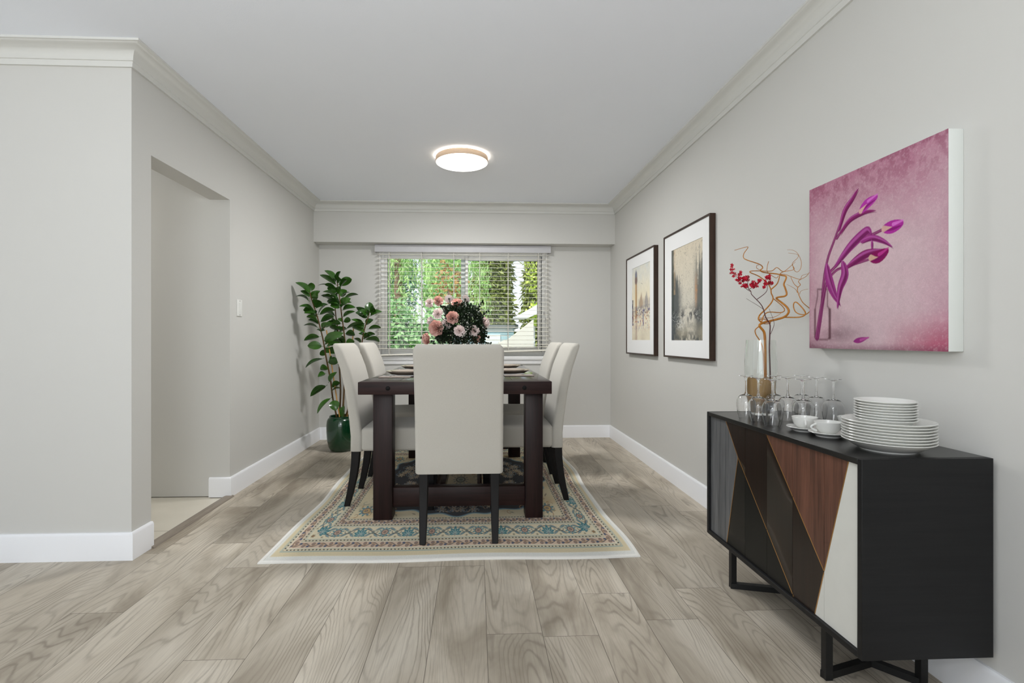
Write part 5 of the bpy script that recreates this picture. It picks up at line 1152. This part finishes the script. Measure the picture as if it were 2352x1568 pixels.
def hedge_fn(r):
    x=r.uniform(-1.9,1.25); lim=2.12+.22*math.sin(x*6)+.1*math.sin(x*13)-.28*max(0,x-.2)
    z=r.uniform(.5,lim)
    q=math.floor(z/.13); z=(q+r.beta(4,2))*.13
    return (x,-.32*r.random()**2+.06*math.sin(x*9+q*2.1),z)
hg=plant_out('hedge','bright green leafy hedge outside the doorway half of the window','hedge',-1.72,8.0,13000,hedge_fn,.085,M['hedge'],None,asp=.55)
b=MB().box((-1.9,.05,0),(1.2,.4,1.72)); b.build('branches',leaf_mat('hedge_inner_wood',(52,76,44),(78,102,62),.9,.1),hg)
TG='trees outside the window'
def weep_fn(r):
    k=int(r.integers(0,60)); rr=np.random.default_rng(k+50); x=rr.uniform(-1.25,1.55); top=rr.uniform(3.0,5.0); Ln=rr.uniform(.9,2.2); t=r.random()
    return (x+r.normal(0,.05)+.1*math.sin(t*3+k),rr.uniform(-.6,.5)+r.normal(0,.06),top-Ln*t)
plant_out('weeping_tree','tall tree with drooping light green fronds behind the hedge','tree',-1.35,11.4,8200,weep_fn,.15,M['weep'],([(-.42,0,0),(-.40,0,1.6),(-.42,.05,3.2),(-.38,0,5)],[.12,.105,.09,.07]),TG,asp=.17,droop=2.2)
def blob(cx,cz,rx,rz,ry=.6):
    def f(r):
        d=r.normal(size=3); d/=np.linalg.norm(d); q=r.random()**.4; return (cx+d[0]*rx*q,d[1]*ry*q,cz+d[2]*rz*q)
    return f
plant_out('autumn_tree','small tree with orange brown leaves between the hedge and the window mullion','tree',-.50,9.35,300,blob(0,2.45,.34,.55,.35),.09,M['autumn'],([(0,0,0),(.02,0,1.4),(-.02,0,2.4)],[.035,.03,.015]),TG,asp=.5)
plant_out('bluegreen_tree','blue green tree beyond the weeping tree, at the edge of the window view','tree',-2.85,14.2,5200,blob(.1,2.9,1.15,1.6,.7),.18,M['bluegreen'],([(0,0,0),(.03,0,2.0),(0,0,3.2)],[.09,.07,.03]),TG,asp=.4)
plant_out('leafy_tree','mid green bushy tree filling the gap behind the weeping tree','tree',-.95,16.4,6200,blob(0,2.9,.72,1.7,.6),.2,M['hedge'],([(0,0,0),(.03,0,2.0),(0,0,3.2)],[.09,.07,.03]),TG,asp=.45)
def con_fn(W,Hh):
    def f(r):
        z=r.uniform(.9,Hh); q=math.floor(z/.16); z=(q+r.beta(2,3))*.16; a=r.uniform(0,2*PI); w=W*(1-.35*z/Hh)*r.random()**.45; return (w*math.cos(a),w*math.sin(a)*.7,z-.12*w)
    return f
plant_out('conifer','broad olive green conifer filling the pane on the picture wall side','tree',.45,14.0,15000,con_fn(.66,6.5),.2,M['conifer'],([(0,0,0),(0,0,3),(0,0,6.2)],[.16,.12,.05]),TG,asp=.3,droop=.8)
plant_out('conifer','olive green conifer across the strip of sky, at the window edge','tree',1.86,13.6,12000,con_fn(.72,5.8),.19,M['conifer'],([(0,0,0),(0,0,3),(0,0,5.2)],[.14,.1,.05]),TG,asp=.3,droop=.8)
plant_out('lime_bush','bright yellow green bush above the pale garden wall','bush',1.28,9.3,420,blob(0,1.95,.36,.28,.2),.085,M['lime'],([(0,0,0),(.02,0,.9),(0,0,1.9)],[.03,.025,.012]),asp=.6)
plant_out('lime_tree','thin tree with yellow green leaves high in the window view','tree',1.42,10.9,380,blob(-.05,2.95,.34,.6,.25),.075,M['lime'],([(0,0,0),(.02,0,1.5),(-.06,0,3.2)],[.03,.025,.01]),TG,asp=.6)
hs=thing('garden_shed','pale blue clapboard garden shed with white trim below the conifer','shed',(.30,9.6,-.42))
M['siding']=plain('pale_blue_siding',(176,206,214),.6); M['trimw']=plain('white_trim',(238,240,238),.6); M['roof']=plain('grey_shingle',(120,124,122),.9); M['stucco']=paint('pale_stucco',(232,226,212),.9,.04,.4,60)
b=MB()
for i in range(14): b.box((-.75,-.006*(i%2),.0+.12*i),(.42,.9,.12*(i+1)-.004))
b.build('wall',M['siding'],hs); MB().box((-.82,-.08,1.68),(.5,1.0,1.75)).build('roof',M['roof'],hs)
MB().box((-.12,-.03,1.28),(.16,-.007,1.56)).box((-.72,-.03,1.62),(.40,-.007,1.68)).build('trim_board',M['trimw'],hs)
gw=thing('garden_wall','pale stucco stair wall with a sloping top beside the blue shed','wall',(1.02,8.9,-.42))
b=MB(); b.prism([(-.62,0),(-.62,1.42),(-.45,1.47),(.0,1.82),(.02,0)],lambda a,bb,d:(a,d,bb),0,.18); b.build('wall_body',M['stucco'],gw)
rk=thing('sloped_roof_edge','white sloping roof edge board beyond the yellow green bush','roof edge',(1.1,9.05,1.5))
b=MB(); b.prism([(-.42,-.06),(.02,.19),(.02,.02),(-.16,-.06)],lambda a,bb,d:(a,d,bb),0,.9); b.build('fascia_board',M['trimw'],rk)
MB().box((-.05,.3,-1.92),(.0,.4,.02)).build('post',M['trimw'],rk)
bn=thing('blue_bin','blue bin standing at the right edge of the window view','bin',(1.24,8.6,-.42))
b=MB(); b.loft([[(-.1,-.1,0),(.1,-.1,0),(.1,.1,0),(-.1,.1,0)],[(-.12,-.12,1.42),(.12,-.12,1.42),(.12,.12,1.42),(-.12,.12,1.42)]],smooth=False); b.build('bin_body',plain('blue_plastic',(70,110,190),.4),bn)
MB().box((-.13,-.14,1.42),(.13,.13,1.47),0,.01).build('lid',plain('blue_plastic_lid',(60,96,176),.4),bn)

# ------------------------------------------------------------------ camera
F_,PX_,PY_=1150.,1144.,779.
cam=bpy.data.cameras.new('camera'); co=bpy.data.objects.new('camera',cam); COL.objects.link(co); SC.camera=co
cam.sensor_fit='HORIZONTAL'; cam.sensor_width=36; cam.lens=F_/2352*36
co.location=(0,0,1.05); co.rotation_euler=(PI/2,0,-math.atan(50/F_))
cam.shift_x=(1176-PX_)/2352; cam.shift_y=(PY_-784)/2352; cam.clip_start=.05; cam.clip_end=200

# ------------------------------------------------------------------ light
wd=bpy.data.worlds.new('world'); SC.world=wd; wd.use_nodes=True; nt=wd.node_tree
bg=nt.nodes['Background']; tc=N(nt,'ShaderNodeTexCoord'); sp=N(nt,'ShaderNodeSeparateXYZ'); nt.links.new(tc.outputs['Generated'],sp.inputs[0])
nz=noise(nt,mapping(nt,tc.outputs['Generated'],(3,3,8)),1.5,5,.55,.4)
sky=ramp(nt,sp.outputs[2],[(.0,(226,234,242)),(.25,(206,226,246)),(.8,(150,190,236))])
nt.links.new(mixc(nt,math_node(nt,'MULTIPLY',nz,.9),sky,(1,1,1,1)),bg.inputs[0]); bg.inputs[1].default_value=WORLD_S
def area(name,loc_,rot,sx,sy,p,c=(1,1,1)):
    l=bpy.data.lights.new(name,'AREA'); l.shape='RECTANGLE'; l.size=sx; l.size_y=sy; l.energy=p; l.color=c
    o=bpy.data.objects.new(name,l); COL.objects.link(o); o.location=loc_; o.rotation_euler=rot; return o
area('rear_fill_light',(-1.35,YR-.05,1.14),(math.radians(90),0,0),4.4,2.1,P_REAR,(.945,.98,1))  # added unseen area lamp in the rear opening, evens out the room's light
area('room_fill_light',(-.5,-.45,1.6),(PI-math.radians(48),0,0),.9,.9,P_FILL,(.95,.985,1))  # added floating lamp behind the camera, aimed forward and up to lift the ceiling
area('hall_fill_light',(-3.2,3.05,H-.02),(0,0,0),.3,.3,P_HALL,(1,.97,.92))  # added lamp out of view, brightens the hall seen through the doorway
l=bpy.data.lights.new('ceiling_lamp_bulb','AREA'); l.shape='DISK'; l.size=.36; l.energy=P_LAMP; l.color=(1,.995,.985)
o=bpy.data.objects.new('ceiling_lamp_bulb',l); COL.objects.link(o); o.location=(-.109,3.80,H-.062)
s=bpy.data.lights.new('sun','SUN'); s.energy=P_SUN; s.angle=.01; s.color=(1,.96,.88); so=bpy.data.objects.new('sun',s); COL.objects.link(so)
so.rotation_euler=(math.radians(42),0,math.radians(-28))
SC.view_settings.view_transform='Standard'; SC.view_settings.look='None'; SC.view_settings.gamma=1; SC.view_settings.use_curve_mapping=False
SC.view_settings.exposure=EXPO
cy=SC.cycles; cy.use_denoising=True; cy.max_bounces=12; cy.diffuse_bounces=6; cy.glossy_bounces=6; cy.transmission_bounces=12; cy.transparent_max_bounces=16
cy.caustics_refractive=True; cy.caustics_reflective=False; cy.sample_clamp_indirect=6; cy.blur_glossy=.5
